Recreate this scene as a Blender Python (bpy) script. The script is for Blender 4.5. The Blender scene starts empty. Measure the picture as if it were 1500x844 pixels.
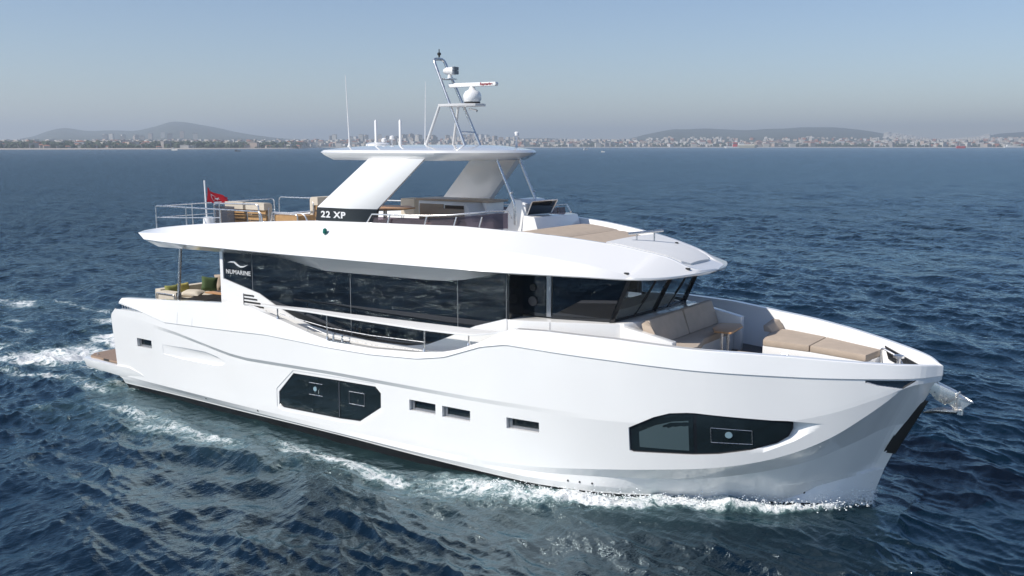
import bpy, bmesh, math, random
import numpy as np
from mathutils import Vector, Matrix
random.seed(7); RNG = np.random.default_rng(7)
SC = bpy.context.scene
COL = SC.collection
# world frame = yacht frame: +X towards the bow, +Y to port, Z up, origin at the transom on the waterline
# ------------------------------------------------------------------ camera
CAM = Vector((24.472, -18.360, 6.75))
YAW = math.radians(55.0); FPX = 1420.0; PITCH = math.atan((422 - 213.5) / FPX)
RIGHT = Vector((math.sin(YAW), math.cos(YAW), 0)); AHEAD = Vector((-math.cos(YAW), math.sin(YAW), 0))
LOOK = AHEAD * math.cos(PITCH) + Vector((0, 0, -math.sin(PITCH))); UPV = RIGHT.cross(LOOK)
cd = bpy.data.cameras.new('camera'); cam = bpy.data.objects.new('camera', cd); COL.objects.link(cam)
cd.sensor_width = 36; cd.lens = 36 * FPX / 1500; cd.clip_start = 0.1; cd.clip_end = 60000
cam.matrix_world = Matrix((
    (RIGHT.x, UPV.x, -LOOK.x, CAM.x), (RIGHT.y, UPV.y, -LOOK.y, CAM.y), (RIGHT.z, UPV.z, -LOOK.z, CAM.z), (0, 0, 0, 1)))
SC.camera = cam
# ------------------------------------------------------------------ light
SUN_DIR = Vector((-0.50, -0.90, 0.98)).normalized()      # towards the sun: starboard, a little aft, about 43 degrees up
SUN_EL = math.asin(SUN_DIR.z); SUN_AZ = math.atan2(SUN_DIR.x, SUN_DIR.y)
w = bpy.data.worlds.new("World"); SC.world = w; w.use_nodes = True
wn = w.node_tree.nodes; wl_ = w.node_tree.links
bg = wn['Background']; bg.inputs['Strength'].default_value = 0.085
sky = wn.new('ShaderNodeTexSky'); sky.sky_type = 'NISHITA'; sky.sun_disc = False
sky.sun_elevation = SUN_EL; sky.sun_rotation = SUN_AZ % (2 * math.pi)
sky.air_density = 1.0; sky.dust_density = 0.15; sky.ozone_density = 1.8
tint = wn.new('ShaderNodeVectorMath'); tint.operation = 'MULTIPLY'; tint.inputs[1].default_value = (.92, .94, 1.04)
wl_.new(sky.outputs[0], tint.inputs[0]); wl_.new(tint.outputs[0], bg.inputs[0])
sd = bpy.data.lights.new('sun', 'SUN'); sd.energy = 4.0; sd.angle = math.radians(0.5); sd.color = (1.0, 0.94, 0.86)
sun = bpy.data.objects.new('sun', sd); COL.objects.link(sun)
sun.rotation_euler = SUN_DIR.to_track_quat('Z', 'Y').to_euler(); sun.location = (0, 0, 60)
SC.view_settings.view_transform = 'Standard'; SC.view_settings.look = 'None'
SC.view_settings.gamma = 1; SC.view_settings.exposure = 0.37; SC.view_settings.use_curve_mapping = False
SC.cycles.use_denoising = True
SC.cycles.max_bounces = 8; SC.cycles.glossy_bounces = 5; SC.cycles.transparent_max_bounces = 12
SC.cycles.sample_clamp_indirect = 18; SC.cycles.caustics_reflective = True; SC.cycles.blur_glossy = 1.0; SC.cycles.caustics_refractive = False

# ------------------------------------------------------------------ materials
MATS = {}
def mat(name, col, rough=0.5, metal=0.0, coat=0.0, ior=1.5, trans=0.0, var=0.0, vscale=3.0, bump=0.0, bscale=60.0, rvar=0.0, emit=None):
    if name in MATS: return MATS[name]
    m = bpy.data.materials.new(name); m.use_nodes = True; n = m.node_tree.nodes; l = m.node_tree.links
    p = n['Principled BSDF']; p.inputs['Base Color'].default_value = (*col, 1)
    p.inputs['Roughness'].default_value = rough; p.inputs['Metallic'].default_value = metal
    p.inputs['IOR'].default_value = ior; p.inputs['Coat Weight'].default_value = coat; p.inputs['Coat Roughness'].default_value = 0.05
    p.inputs['Transmission Weight'].default_value = trans
    tc = n.new('ShaderNodeTexCoord')
    if var > 0 or rvar > 0:
        nz = n.new('ShaderNodeTexNoise'); nz.inputs['Scale'].default_value = vscale; nz.inputs['Detail'].default_value = 6
        l.new(tc.outputs['Object'], nz.inputs['Vector'])
        if var > 0:
            r = n.new('ShaderNodeMapRange'); r.inputs['From Min'].default_value = .3; r.inputs['From Max'].default_value = .7
            r.inputs['To Min'].default_value = 1 - var; r.inputs['To Max'].default_value = 1 + var * .4
            l.new(nz.outputs['Fac'], r.inputs['Value'])
            mx = n.new('ShaderNodeVectorMath'); mx.operation = 'SCALE'; mx.inputs[0].default_value = col
            l.new(r.outputs[0], mx.inputs['Scale']); l.new(mx.outputs[0], p.inputs['Base Color'])
        if rvar > 0:
            r = n.new('ShaderNodeMapRange'); r.inputs['From Min'].default_value = .3; r.inputs['From Max'].default_value = .7
            r.inputs['To Min'].default_value = max(0, rough - rvar); r.inputs['To Max'].default_value = rough + rvar
            l.new(nz.outputs['Fac'], r.inputs['Value']); l.new(r.outputs[0], p.inputs['Roughness'])
    if bump > 0:
        nb = n.new('ShaderNodeTexNoise'); nb.inputs['Scale'].default_value = bscale; nb.inputs['Detail'].default_value = 4
        l.new(tc.outputs['Object'], nb.inputs['Vector'])
        b = n.new('ShaderNodeBump'); b.inputs['Strength'].default_value = bump; b.inputs['Distance'].default_value = .01
        l.new(nb.outputs['Fac'], b.inputs['Height']); l.new(b.outputs[0], p.inputs['Normal'])
    if emit: p.inputs['Emission Color'].default_value = (*emit, 1); p.inputs['Emission Strength'].default_value = 1
    MATS[name] = m; return m
WHITE = mat('gelcoat_white', (.81, .81, .80), .22, coat=1.0, var=.02, vscale=.7, rvar=.05)
WHITE2 = mat('gelcoat_matt_white', (.74, .74, .73), .42, var=.03, vscale=2)
BOOT = mat('antifouling_black', (.018, .018, .02), .35, var=.3, vscale=4)
GLASS = mat('tinted_glass', (.005, .008, .012), .02, ior=1.66)
GLASS2 = mat('portlight_glass', (.010, .016, .018), .05, ior=1.7)
BLACK = mat('gloss_black', (.012, .014, .017), .15, coat=.4)
RUBBER = mat('black_rubber', (.02, .02, .02), .6)
STEEL = mat('polished_steel', (.74, .73, .71), .28, metal=.92, rvar=.05, vscale=9)
GREYM = mat('grey_metal', (.30, .31, .33), .35, metal=.7)
SMOKED = None
BEIGE = mat('beige_cushion', (.44, .36, .285), .85, var=.08, vscale=5, bump=.25, bscale=160)
CREAM = mat('cream_cushion', (.58, .52, .43), .85, var=.06, vscale=6, bump=.25, bscale=160)
TAUPE = mat('taupe_cushion', (.46, .385, .315), .85, var=.08, vscale=5, bump=.25, bscale=160)
GREEN = mat('green_pillow', (.06, .10, .035), .85, var=.2, vscale=10, bump=.2)
YELLOW = mat('mustard_pillow', (.42, .36, .10), .85, var=.15, vscale=10, bump=.2)
WICKER = mat('ochre_strap', (.45, .27, .12), .7, var=.15, vscale=12)
DGREY = mat('dark_grey_panel', (.05, .05, .055), .5)
RED = mat('flag_red', (.60, .010, .025), .7)
FLAGW = mat('flag_white', (.75, .75, .75), .7)
LOGO = mat('logo_white', (.62, .63, .64), .4)
REDTXT = mat('radar_red', (.25, .02, .03), .4)
def wood(name, c1, c2, plank=.06, rough=.55, axis=1):
    m = bpy.data.materials.new(name); m.use_nodes = True; n = m.node_tree.nodes; l = m.node_tree.links; p = n['Principled BSDF']
    tc = n.new('ShaderNodeTexCoord'); sp = n.new('ShaderNodeSeparateXYZ'); l.new(tc.outputs['Object'], sp.inputs[0])
    mp = n.new('ShaderNodeMapping'); mp.inputs['Scale'].default_value = (3, 40, 3) if axis == 1 else (40, 3, 3); l.new(tc.outputs['Object'], mp.inputs[0])
    nz = n.new('ShaderNodeTexNoise'); nz.inputs['Scale'].default_value = 1.5; nz.inputs['Detail'].default_value = 5; l.new(mp.outputs[0], nz.inputs['Vector'])
    cr = n.new('ShaderNodeMix'); cr.data_type = 'RGBA'; cr.inputs[6].default_value = (*c1, 1); cr.inputs[7].default_value = (*c2, 1); l.new(nz.outputs['Fac'], cr.inputs[0])
    md = n.new('ShaderNodeMath'); md.operation = 'PINGPONG'; md.inputs[1].default_value = plank / 2; l.new(sp.outputs[axis], md.inputs[0])
    lt = n.new('ShaderNodeMath'); lt.operation = 'LESS_THAN'; lt.inputs[1].default_value = .0035 if plank < .2 else 0; l.new(md.outputs[0], lt.inputs[0])
    m2 = n.new('ShaderNodeMix'); m2.data_type = 'RGBA'; m2.inputs[7].default_value = (.02, .018, .015, 1); l.new(lt.outputs[0], m2.inputs[0]); l.new(cr.outputs[2], m2.inputs[6])
    l.new(m2.outputs[2], p.inputs['Base Color']); p.inputs['Roughness'].default_value = rough; return m
TEAK = wood('teak_deck', (.34, .24, .17), (.24, .165, .115))
TEAKG = wood('grey_teak_deck', (.13, .115, .105), (.085, .075, .07))
TABLE = wood('varnished_teak', (.54, .30, .14), (.40, .21, .09), plank=5, rough=.45)
def clear_mat(name, col, alpha, rough=.03):
    m = bpy.data.materials.new(name); m.use_nodes = True; n = m.node_tree.nodes; l = m.node_tree.links
    out = n['Material Output']; p = n['Principled BSDF']; p.inputs['Base Color'].default_value = (*[c * .3 for c in col], 1); p.inputs['Roughness'].default_value = rough
    p.inputs['IOR'].default_value = 1.5
    t = n.new('ShaderNodeBsdfTransparent'); t.inputs[0].default_value = (*col, 1); mx = n.new('ShaderNodeMixShader'); mx.inputs[0].default_value = alpha
    l.new(t.outputs[0], mx.inputs[1]); l.new(p.outputs[0], mx.inputs[2]); l.new(mx.outputs[0], out.inputs[0]); return m
SMOKED = clear_mat('smoked_acrylic', (.62, .55, .60), .30)
SMOKED2 = clear_mat('smoked_blue_acrylic', (.45, .46, .52), .35)
TINT = clear_mat('dark_tinted_glass', (.50, .52, .54), .62)
WSGLASS = clear_mat('windscreen_glass', (.86, .89, .90), .10)

# ------------------------------------------------------------------ helpers
def pchip(xs, ys):
    xs = np.array(xs, float); ys = np.array(ys, float); h = np.diff(xs); d = np.diff(ys) / h
    m = np.zeros_like(ys); m[0] = d[0]; m[-1] = d[-1]
    for i in range(1, len(xs) - 1):
        if d[i - 1] * d[i] > 0:
            w1 = 2 * h[i] + h[i - 1]; w2 = h[i] + 2 * h[i - 1]; m[i] = (w1 + w2) / (w1 / d[i - 1] + w2 / d[i])
    def f(x):
        x = np.clip(np.asarray(x, float), xs[0], xs[-1]); i = np.clip(np.searchsorted(xs, x) - 1, 0, len(h) - 1); t = (x - xs[i]) / h[i]
        return (2*t**3 - 3*t**2 + 1) * ys[i] + (t**3 - 2*t**2 + t) * h[i] * m[i] + (-2*t**3 + 3*t**2) * ys[i+1] + (t**3 - t**2) * h[i] * m[i+1]
    return f
def lin(xs, ys): return lambda x: np.interp(x, xs, ys)

def obj(name, me_or_bm, m, parent=None, sharp=None, bevel=0.0):
    if isinstance(me_or_bm, bmesh.types.BMesh):
        me = bpy.data.meshes.new(name)
        if bevel > 0:
            es = [e for e in me_or_bm.edges if e.is_manifold and e.calc_face_angle(0) > .5]
            bmesh.ops.bevel(me_or_bm, geom=es, offset=bevel, segments=2, affect='EDGES', profile=.6)
        me_or_bm.normal_update(); me_or_bm.to_mesh(me); me_or_bm.free()
    else: me = me_or_bm
    ms = m if isinstance(m, (list, tuple)) else [m]
    if len(me.materials) == 0:
        for x in ms: me.materials.append(x)
    o = bpy.data.objects.new(name, me); COL.objects.link(o)
    if parent: o.parent = parent
    if sharp is not None:
        for p in me.polygons: p.use_smooth = True
        me.set_sharp_from_angle(angle=math.radians(sharp))
    return o
def tag(o, label=None, cat=None, group=None, kind=None):
    if label: o['label'] = label
    if cat: o['category'] = cat
    if group: o['group'] = group
    if kind: o['kind'] = kind
    return o
def empty(name, loc=(0, 0, 0), rz=0):
    o = bpy.data.objects.new(name, None); COL.objects.link(o); o.location = loc; o.rotation_euler.z = rz; o.empty_display_size = .3; return o
def bx(bm, x0, x1, y0, y1, z0, z1, mi=0):
    v = [bm.verts.new(p) for p in ((x0,y0,z0),(x1,y0,z0),(x1,y1,z0),(x0,y1,z0),(x0,y0,z1),(x1,y0,z1),(x1,y1,z1),(x0,y1,z1))]
    for f in ((3,2,1,0),(4,5,6,7),(0,1,5,4),(1,2,6,5),(2,3,7,6),(3,0,4,7)):
        bm.faces.new([v[i] for i in f]).material_index = mi
def box(name, x0, x1, y0, y1, z0, z1, m, parent=None, bevel=.02):
    b = bmesh.new(); bx(b, min(x0,x1), max(x0,x1), min(y0,y1), max(y0,y1), min(z0,z1), max(z0,z1)); return obj(name, b, m, parent, sharp=40, bevel=bevel)
def loft_poly(name, A, B, m, parent=None, bevel=0.0, sharp=30):
    """solid between two polygons with the same number of corners"""
    b = bmesh.new(); a = [b.verts.new(p) for p in A]; c = [b.verts.new(p) for p in B]; n = len(a)
    b.faces.new(a); b.faces.new(c[::-1])
    for i in range(n): b.faces.new((a[i], c[i], c[(i+1) % n], a[(i+1) % n]))
    bmesh.ops.recalc_face_normals(b, faces=b.faces[:])
    return obj(name, b, m, parent, sharp=sharp, bevel=bevel)
def prism_y(name, pts, y0, y1, m, parent=None, bevel=0.0):
    return loft_poly(name, [(x, y0, z) for x, z in pts], [(x, y1, z) for x, z in pts], m, parent, bevel)
def prism_z(name, pts, z0, z1, m, parent=None, bevel=0.0):
    return loft_poly(name, [(x, y, z0) for x, y in pts], [(x, y, z1) for x, y in pts], m, parent, bevel)
def tube_bm(b, pts, r, seg=8, caps=True):
    pts = [Vector(p) for p in pts]; rs = r if isinstance(r, (list, tuple)) else [r] * len(pts); rings = []; ref = None
    for i, p in enumerate(pts):
        t = (pts[min(i+1, len(pts)-1)] - pts[max(i-1, 0)]).normalized()
        if ref is None:
            ref = Vector((0, 0, 1)) if abs(t.z) < .9 else Vector((1, 0, 0))
        s = t.cross(ref).normalized(); u = s.cross(t).normalized(); ref = u
        rings.append([b.verts.new(p + (s * math.cos(a) + u * math.sin(a)) * rs[i]) for a in [2*math.pi*k/seg for k in range(seg)]])
    for a, c in zip(rings, rings[1:]):
        for k in range(seg): b.faces.new((a[k], a[(k+1) % seg], c[(k+1) % seg], c[k]))
    if caps: b.faces.new(rings[0][::-1]); b.faces.new(rings[-1])
def rounded(pts, rad=.08, n=4):
    P = [Vector(p) for p in pts]; out = [P[0]]
    for i in range(1, len(P) - 1):
        a = (P[i-1] - P[i]); c = (P[i+1] - P[i]); r = min(rad, a.length * .45, c.length * .45)
        s = P[i] + a.normalized() * r; e = P[i] + c.normalized() * r
        for k in range(n + 1):
            t = k / n; out.append(s * (1-t)**2 + P[i] * 2*t*(1-t) + e * t*t)
    out.append(P[-1]); return out
def tube(name, pts, r, m, parent=None, seg=8, rad=None):
    b = bmesh.new(); tube_bm(b, rounded(pts, rad) if rad else pts, r, seg)
    return obj(name, b, m, parent, sharp=45)
def lathe(name, prof, loc, m, parent=None, seg=20, sx=1, sy=1):
    b = bmesh.new(); rings = []
    for r, z in prof:
        rings.append([b.verts.new((loc[0] + sx*r*math.cos(2*math.pi*k/seg), loc[1] + sy*r*math.sin(2*math.pi*k/seg), loc[2] + z)) for k in range(seg)])
    for a, c in zip(rings, rings[1:]):
        for k in range(seg): b.faces.new((a[k], a[(k+1) % seg], c[(k+1) % seg], c[k]))
    b.faces.new(rings[0][::-1]); b.faces.new(rings[-1]); return obj(name, b, m, parent, sharp=40)
def mirror_y(pts): return [(x, -y, z) for x, y, z in pts]
def text_mesh(name, s, size, M, m, parent, extrude=.004, squeeze=1.0, bold=.0, spacing=1.0):
    cu = bpy.data.curves.new(name, 'FONT'); cu.body = s; cu.size = size; cu.extrude = extrude; cu.align_x = 'CENTER'; cu.align_y = 'CENTER'; cu.offset = bold; cu.space_character = spacing
    t = bpy.data.objects.new(name + '_tmp', cu); COL.objects.link(t); bpy.context.view_layer.update()
    me = bpy.data.meshes.new_from_object(t.evaluated_get(bpy.context.evaluated_depsgraph_get())); bpy.data.objects.remove(t); bpy.data.curves.remove(cu)
    me.transform(Matrix.Diagonal((squeeze, 1, 1, 1))); me.transform(M); me.name = name
    me.materials.clear(); me.materials.append(m)
    return obj(name, me, m, parent)
def face_frame(origin, right, up):
    r = Vector(right).normalized(); u = Vector(up); u = (u - r * u.dot(r)).normalized(); n = r.cross(u)
    return Matrix(((r.x, u.x, n.x, origin[0]), (r.y, u.y, n.y, origin[1]), (r.z, u.z, n.z, origin[2]), (0, 0, 0, 1)))
def pillow(name, w, h, t, M, m, parent=None):
    b = bmesh.new(); n = 9; g = {}
    for s in (1, -1):
        for i in range(n):
            for j in range(n):
                u = i/(n-1)*2-1; v = j/(n-1)*2-1; e = (1-u**4)*(1-v**4)
                pin = 1 - .10*(1-abs(u))*abs(v)**3 ; pin2 = 1 - .10*(1-abs(v))*abs(u)**3
                if (i in (0, n-1) or j in (0, n-1)) and s == -1: g[(s,i,j)] = g[(1,i,j)]; continue
                g[(s,i,j)] = b.verts.new((u*w/2*pin2, v*h/2*pin, s*t/2*e**.6))
        for i in range(n-1):
            for j in range(n-1):
                q = [g[(s,i,j)], g[(s,i+1,j)], g[(s,i+1,j+1)], g[(s,i,j+1)]]
                b.faces.new(q if s == 1 else q[::-1])
    o = obj(name, b, m, parent, sharp=80); o.matrix_world = M; return o

# ================================================================== the yacht
Y = empty('motor_yacht'); tag(Y, 'large white three deck motor yacht with black windows under way in the foreground', 'yacht')
hb = pchip([-.3, 0, 3, 6, 13, 14.5, 16, 17.5, 19, 20, 20.77, 21.08], [2.84, 2.86, 3.0, 3.1, 3.15, 3.09, 2.9, 2.5, 1.8, 1.2, .53, 0.004])
wl = pchip([-.3, 0, 3, 6, 8.7, 11.5, 13.9, 15.4, 16.7, 17.9, 18.8, 19.4, 19.95], [2.74, 2.75, 2.84, 2.98, 3.05, 3.1, 3.03, 2.68, 2.05, 1.45, 1.0, .6, .004])
wz = pchip([0, 3, 8.7, 11.5, 14, 16, 19.95], [.12, .15, .20, .17, .13, .10, .10])
gz = lin([0, .35, 1.44, 2.46, 4.25, 6.58, 8, 8.73, 10, 11.36, 12.1, 13.05, 13.64, 15.96, 17.28, 19.14, 20.09, 21.1],
         [2.5, 2.46, 2.3, 2.13, 2.19, 2.28, 2.25, 2.23, 2.235, 2.31, 2.44, 2.77, 2.88, 2.81, 2.75, 2.70, 2.69, 2.67])
sz = lin([0, .35, 3.43, 5, 5.84, 7.08, 8.09, 8.73, 9.98, 11.2, 11.92, 12.4, 12.99, 13.4, 13.72, 14.5, 15.96, 17.2, 18.1, 18.9, 20, 20.76, 21.1],
         [2.55, 2.57, 2.78, 2.88, 2.90, 2.67, 2.46, 2.36, 2.35, 2.42, 2.50, 2.62, 2.85, 3.05, 3.19, 3.22, 3.20, 3.12, 3.09, 3.05, 2.96, 2.90, 2.84])
kz = pchip([0, 10, 12.62, 13.93, 15.66, 16.67, 17.62, 18.41, 18.96, 19.53, 20.08, 20.34, 20.56, 20.77, 21.03], [.36, .37, .39, .46, .65, .78, .91, 1.08, 1.28, 1.59, 2.03, 2.27, 2.49, 2.63, 2.655])
ky = lambda x: hb(x) - lin([0, 13, 16, 18.5, 20.5], [.05, .04, .13, .13, .02])(x)
bz = pchip([0, 13, 16.9, 17.85, 18.76, 19.47, 20.15], [.26, .26, .24, .36, .49, .63, .76])
by = lambda x: wl(x) + lin([0, 13, 15, 16.9, 18, 18.8, 19.47, 20.15], [.05, .03, .04, .10, .14, .17, .06, .0])(x)
fz0 = lin([0, 1.5, 2.13, 2.97, 4.49, 5.2, 5.84, 8.68, 12.8, 14.6], [2.10, 2.06, 1.99, 1.92, 1.73, 1.65, 1.62, 1.68, 1.70, 1.74])
def fz(x):
    k = float(kz(x)); g = float(gz(x)); f = k + .5 * (g - k); t = min(1, max(0, (x - 13) / 4)); t = t*t*(3-2*t)
    return float(fz0(x)) * (1 - t) + f * t
fstep = lin([0, 1.9, 2.6, 4, 10, 13, 15.5], [0, 0, .03, .055, .05, .025, 0])
DECKZ = lin([0, 13.2, 13.8, 21.1], [2.02, 2.05, 2.30, 2.32])
capw = lin([0, 14, 18, 20.3, 21.1], [.16, .16, .15, .12, .06])
# hull lines from keel to bulwark foot: (end X at stem, end X at transom, y(x), z(x))
LINES = [
    (19.0, .6, lambda x: max(.003, .25 * float(wl(x)) ), lambda x: -.95),
    (19.55, .5, lambda x: max(.003, .92 * float(wl(x + .25))), lambda x: -.42),
    (19.95, .26, lambda x: float(wl(x)), lambda x: float(wz(x))),
    (20.15, .2, lambda x: float(wl(x) + .006) if x < 18.6 else float(lin([18.6, 18.9, 19.11, 19.47, 20.15], [1.10, .86, .72, .47, .004])(x)),
        lambda x: float(wz(x)) + .03 if x < 18.55 else float(lin([18.55, 18.9, 19.11, 19.47, 20.15], [.13, .25, .40, .53, .75])(x))),
    (20.153, .18, lambda x: max(.004, float(by(x))), lambda x: max(float(bz(x)), float(wz(x)) + .05)),
    (20.55, .05, None, None),
    (21.03, .0, lambda x: max(.004, float(ky(x))), lambda x: float(kz(x))),
    (21.035, -.15, lambda x: max(.004, float(hb(x) - .012 - fstep(x))), lambda x: fz(x) - .09),
    (21.04, -.10, lambda x: max(.004, float(hb(x) - .012)), lambda x: fz(x)),
    (21.05, .3, lambda x: max(.004, float(hb(x) - .022)), lambda x: float(gz(x)) - .018),
    (21.06, .32, lambda x: max(.004, float(hb(x))), lambda x: float(gz(x))),
    (21.06, .35, lambda x: max(.004, float(hb(x)) - .07), lambda x: float(sz(x)) - .012),
    (21.045, .37, lambda x: max(.004, float(hb(x)) - .09), lambda x: float(sz(x))),
    (20.93, .40, lambda x: max(.004, float(hb(x) - .09 - capw(x))), lambda x: float(sz(x))),
    (20.75, .42, lambda x: max(.004, float(hb(x) - .12 - capw(x) - lin([0, 14, 17, 20, 21], [.02, .05, .22, .25, .2])(x))), lambda x: float(DECKZ(x))),
]
def hull_line(i, x):
    """point of line i for parameter x in 0..21.08 (starboard side mirrored by the caller)"""
    xe, xa, fy, fz_ = LINES[i]; X = x
    if x > 13: X = 13 + (x - 13) * (xe - 13) / (21.08 - 13)
    elif x < 3: X = 3 + (x - 3) * (3 - xa) / 3
    if fy is None:                                   # concave middle of the flare between chine and knuckle
        a = hull_line(i-1, x); c = hull_line(i+1, x); k = float(lin([13, 16, 20, 21.08], [.0, .10, .14, .02])(x))
        return (X if x > 13 or x < 3 else x, max(.004, (a[1] + c[1]) / 2 - k * .6), (a[2] + c[2]) / 2)
    return (X, fy(X), fz_(X))
ST = list(np.concatenate([np.linspace(0, 3, 16)[:-1], np.linspace(3, 13, 61)[:-1], np.linspace(13, 19.5, 56)[:-1], np.linspace(19.5, 21.08, 24)]))
NL = len(LINES)
HSHARP = {2, 3, 4, 6, 9, 10, 11, 12, 13, 14}
NL = 15
def mark_lines(b, rings, lines, nl):
    for a, c in zip(rings, rings[1:]):
        for k in range(2 * nl):
            ln = k if k < nl else 2*nl - 1 - k
            if ln in lines and not (nl == NL and ((ln in (3, 4) and a[k].co.x < 14.5) or (ln == 6 and a[k].co.x < 12.5))):
                e = b.edges.get((a[k], c[k]))
                if e: e.smooth = False
def build_hull():
    b = bmesh.new(); rings = []
    for x in ST:
        pts = [hull_line(i, x) for i in range(NL)]
        ring = [b.verts.new((p[0], -p[1], p[2])) for p in pts] + [b.verts.new(p) for p in pts[::-1]]
        rings.append(ring)
    n = 2 * NL
    for a, c in zip(rings, rings[1:]):
        for k in range(n):
            j = (k + 1) % n; f = b.faces.new((a[k], a[j], c[j], c[k]))
            kk = k if k < NL else n - 2 - k
            f.material_index = 1 if kk in (0, 1) or k == n - 1 else 0
            if k == NL - 1: f.material_index = 2
    for r in (rings[0][::-1], rings[-1]):
        f = b.faces.new(r)
        for e in f.edges: e.smooth = False
    mark_lines(b, rings, HSHARP, NL)
    bmesh.ops.recalc_face_normals(b, faces=b.faces[:])
    return obj('hull', b, [WHITE, BOOT, TEAKG], Y)
_SX = np.linspace(0, 21.08, 400)
_HL = [np.array([hull_line(i, x) for x in _SX]) for i in range(2, 13)]
def hull_y(X, z):
    ys = []; zs = []
    for h in _HL:
        o = np.argsort(h[:, 0]); ys.append(np.interp(X, h[o, 0], h[o, 1])); zs.append(np.interp(X, h[o, 0], h[o, 2]))
    o = np.argsort(zs); return float(np.interp(z, np.array(zs)[o], np.array(ys)[o]))
hull = build_hull()

def strip(top, bot, depth_in, depth_out, ncol, nrow=5, depthf=None):
    """closed slab following the starboard topside between two X-z polylines"""
    x0 = max(top[0][0], bot[0][0]); x1 = min(top[-1][0], bot[-1][0])
    tx, tz = zip(*top); bx_, bz_ = zip(*bot)
    xs = sorted(set(list(np.linspace(x0, x1, ncol)) + [x for x in tx + bx_ if x0 < x < x1]))
    b = bmesh.new(); I = []; O = []
    for x in xs:
        zt = np.interp(x, tx, tz); zb = np.interp(x, bx_, bz_); ci = []; co = []
        for r in range(nrow):
            z = zb + (zt - zb) * r / (nrow - 1); y = hull_y(x, z); d = depthf(x, z) if depthf else depth_in
            ci.append(b.verts.new((x, -(y - d), z))); co.append(b.verts.new((x, -(y + depth_out), z)))
        I.append(ci); O.append(co)
    nc = len(xs)
    for i in range(nc - 1):
        for r in range(nrow - 1):
            b.faces.new((I[i][r], I[i+1][r], I[i+1][r+1], I[i][r+1])); b.faces.new((O[i][r], O[i][r+1], O[i+1][r+1], O[i+1][r]))
        b.faces.new((I[i][0], O[i][0], O[i+1][0], I[i+1][0])); b.faces.new((I[i][-1], I[i+1][-1], O[i+1][-1], O[i][-1]))
    for r in range(nrow - 1):
        b.faces.new((I[0][r], I[0][r+1], O[0][r+1], O[0][r])); b.faces.new((I[-1][r], O[-1][r], O[-1][r+1], I[-1][r+1]))
    bmesh.ops.remove_doubles(b, verts=b.verts[:], dist=1e-5)
    bmesh.ops.recalc_face_normals(b, faces=b.faces[:]); return b
CUTS = []
def cut(b):
    me = bpy.data.meshes.new('cutter'); b.to_mesh(me); b.free(); me.materials.append(WHITE); CUTS.append(me)
from mathutils.bvhtree import BVHTree
from mathutils.interpolate import poly_3d_calc
def apply_cuts():
    om = hull.data.copy(); ovs = [v.co.copy() for v in om.vertices]; opl = [tuple(p.vertices) for p in om.polygons]
    bvh = BVHTree.FromPolygons(ovs, opl); ocn = [Vector(c.vector) for c in om.corner_normals]; ols = [p.loop_start for p in om.polygons]; onn = [p.normal.copy() for p in om.polygons]
    for me in CUTS:
        c = bpy.data.objects.new('cutter', me); COL.objects.link(c)
        md = hull.modifiers.new('b', 'BOOLEAN'); md.object = c; md.operation = 'DIFFERENCE'; md.solver = 'EXACT'
        bpy.context.view_layer.update()
        new = bpy.data.meshes.new_from_object(hull.evaluated_get(bpy.context.evaluated_depsgraph_get()))
        hull.modifiers.clear(); bpy.data.objects.remove(c)
        if len(new.polygons) > 1000: hull.data = new
        else: print('CUT FAILED')
    me = hull.data
    b = bmesh.new(); b.from_mesh(me)
    for e in b.edges:
        if e.is_manifold and e.calc_face_angle(0) > math.radians(30): e.smooth = False
    for f in b.faces: f.smooth = True
    b.to_mesh(me); b.free()
    cur = [Vector(c.vector) for c in me.corner_normals]; out_ = list(cur)
    for p in me.polygons:
        c = p.center
        for li in p.loop_indices:
            co = me.vertices[me.loops[li].vertex_index].co; q = co.lerp(c, .03)
            hit = bvh.find_nearest(q, .02)
            if hit[0] is None: continue
            i = hit[2]
            if hit[3] > .004 or p.normal.dot(onn[i]) < .9: continue
            pv_ = [ovs[k] for k in opl[i]]; wts = poly_3d_calc(pv_, hit[0]); n_ = Vector()
            for k, w_ in enumerate(wts): n_ += ocn[ols[i] + k] * w_
            if n_.length > .5: out_[li] = n_.normalized()
    me.normals_split_custom_set(out_)
def slab(name, top, bot, depth, thick, m, parent, ncol=8):
    b = strip(top, bot, depth + thick, -depth, ncol); return obj(name, b, m, parent, sharp=40)
def inset(top, bot, d):
    return [(x + (d if i == 0 else -d if i == len(top)-1 else 0), z - d) for i, (x, z) in enumerate(top)], [(x + (d if i == 0 else -d if i == len(bot)-1 else 0), z + d) for i, (x, z) in enumerate(bot)]

# --- amidships hexagonal hull window, starboard
mt = [(6.94, .93), (7.46, 1.45), (8.98, 1.49), (10.1, 1.51), (10.26, 1.38)]; mb_ = [(6.94, .62), (7.08, .56), (8.99, .60), (9.62, .645), (10.26, 1.06)]
def grow(top, bot, d): return [(x - (d if i == 0 else -d if i == len(top)-1 else 0), z + d) for i, (x, z) in enumerate(top)], [(x - (d if i == 0 else -d if i == len(bot)-1 else 0), z - d) for i, (x, z) in enumerate(bot)]
g1 = grow(mt, mb_, .07); cut(strip(g1[0], g1[1], .012, .3, 12)); cut(strip(mt, mb_, .05, .3, 12))
wroot = obj('hull_window', strip(*inset(mt, mb_, .002), .06, -.034, 12), BLACK, Y)      # mullion carries the panes
slab('pane', [(6.98, .92), (7.48, 1.42), (8.94, 1.46)], [(6.98, .65), (7.10, .59), (8.94, .625)], .030, .02, GLASS2, wroot)
slab('pane', [(8.99, 1.46), (10.08, 1.48), (10.23, 1.36)], [(8.99, .63), (9.61, .68), (10.23, 1.08)], .030, .02, GLASS2, wroot)
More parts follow.
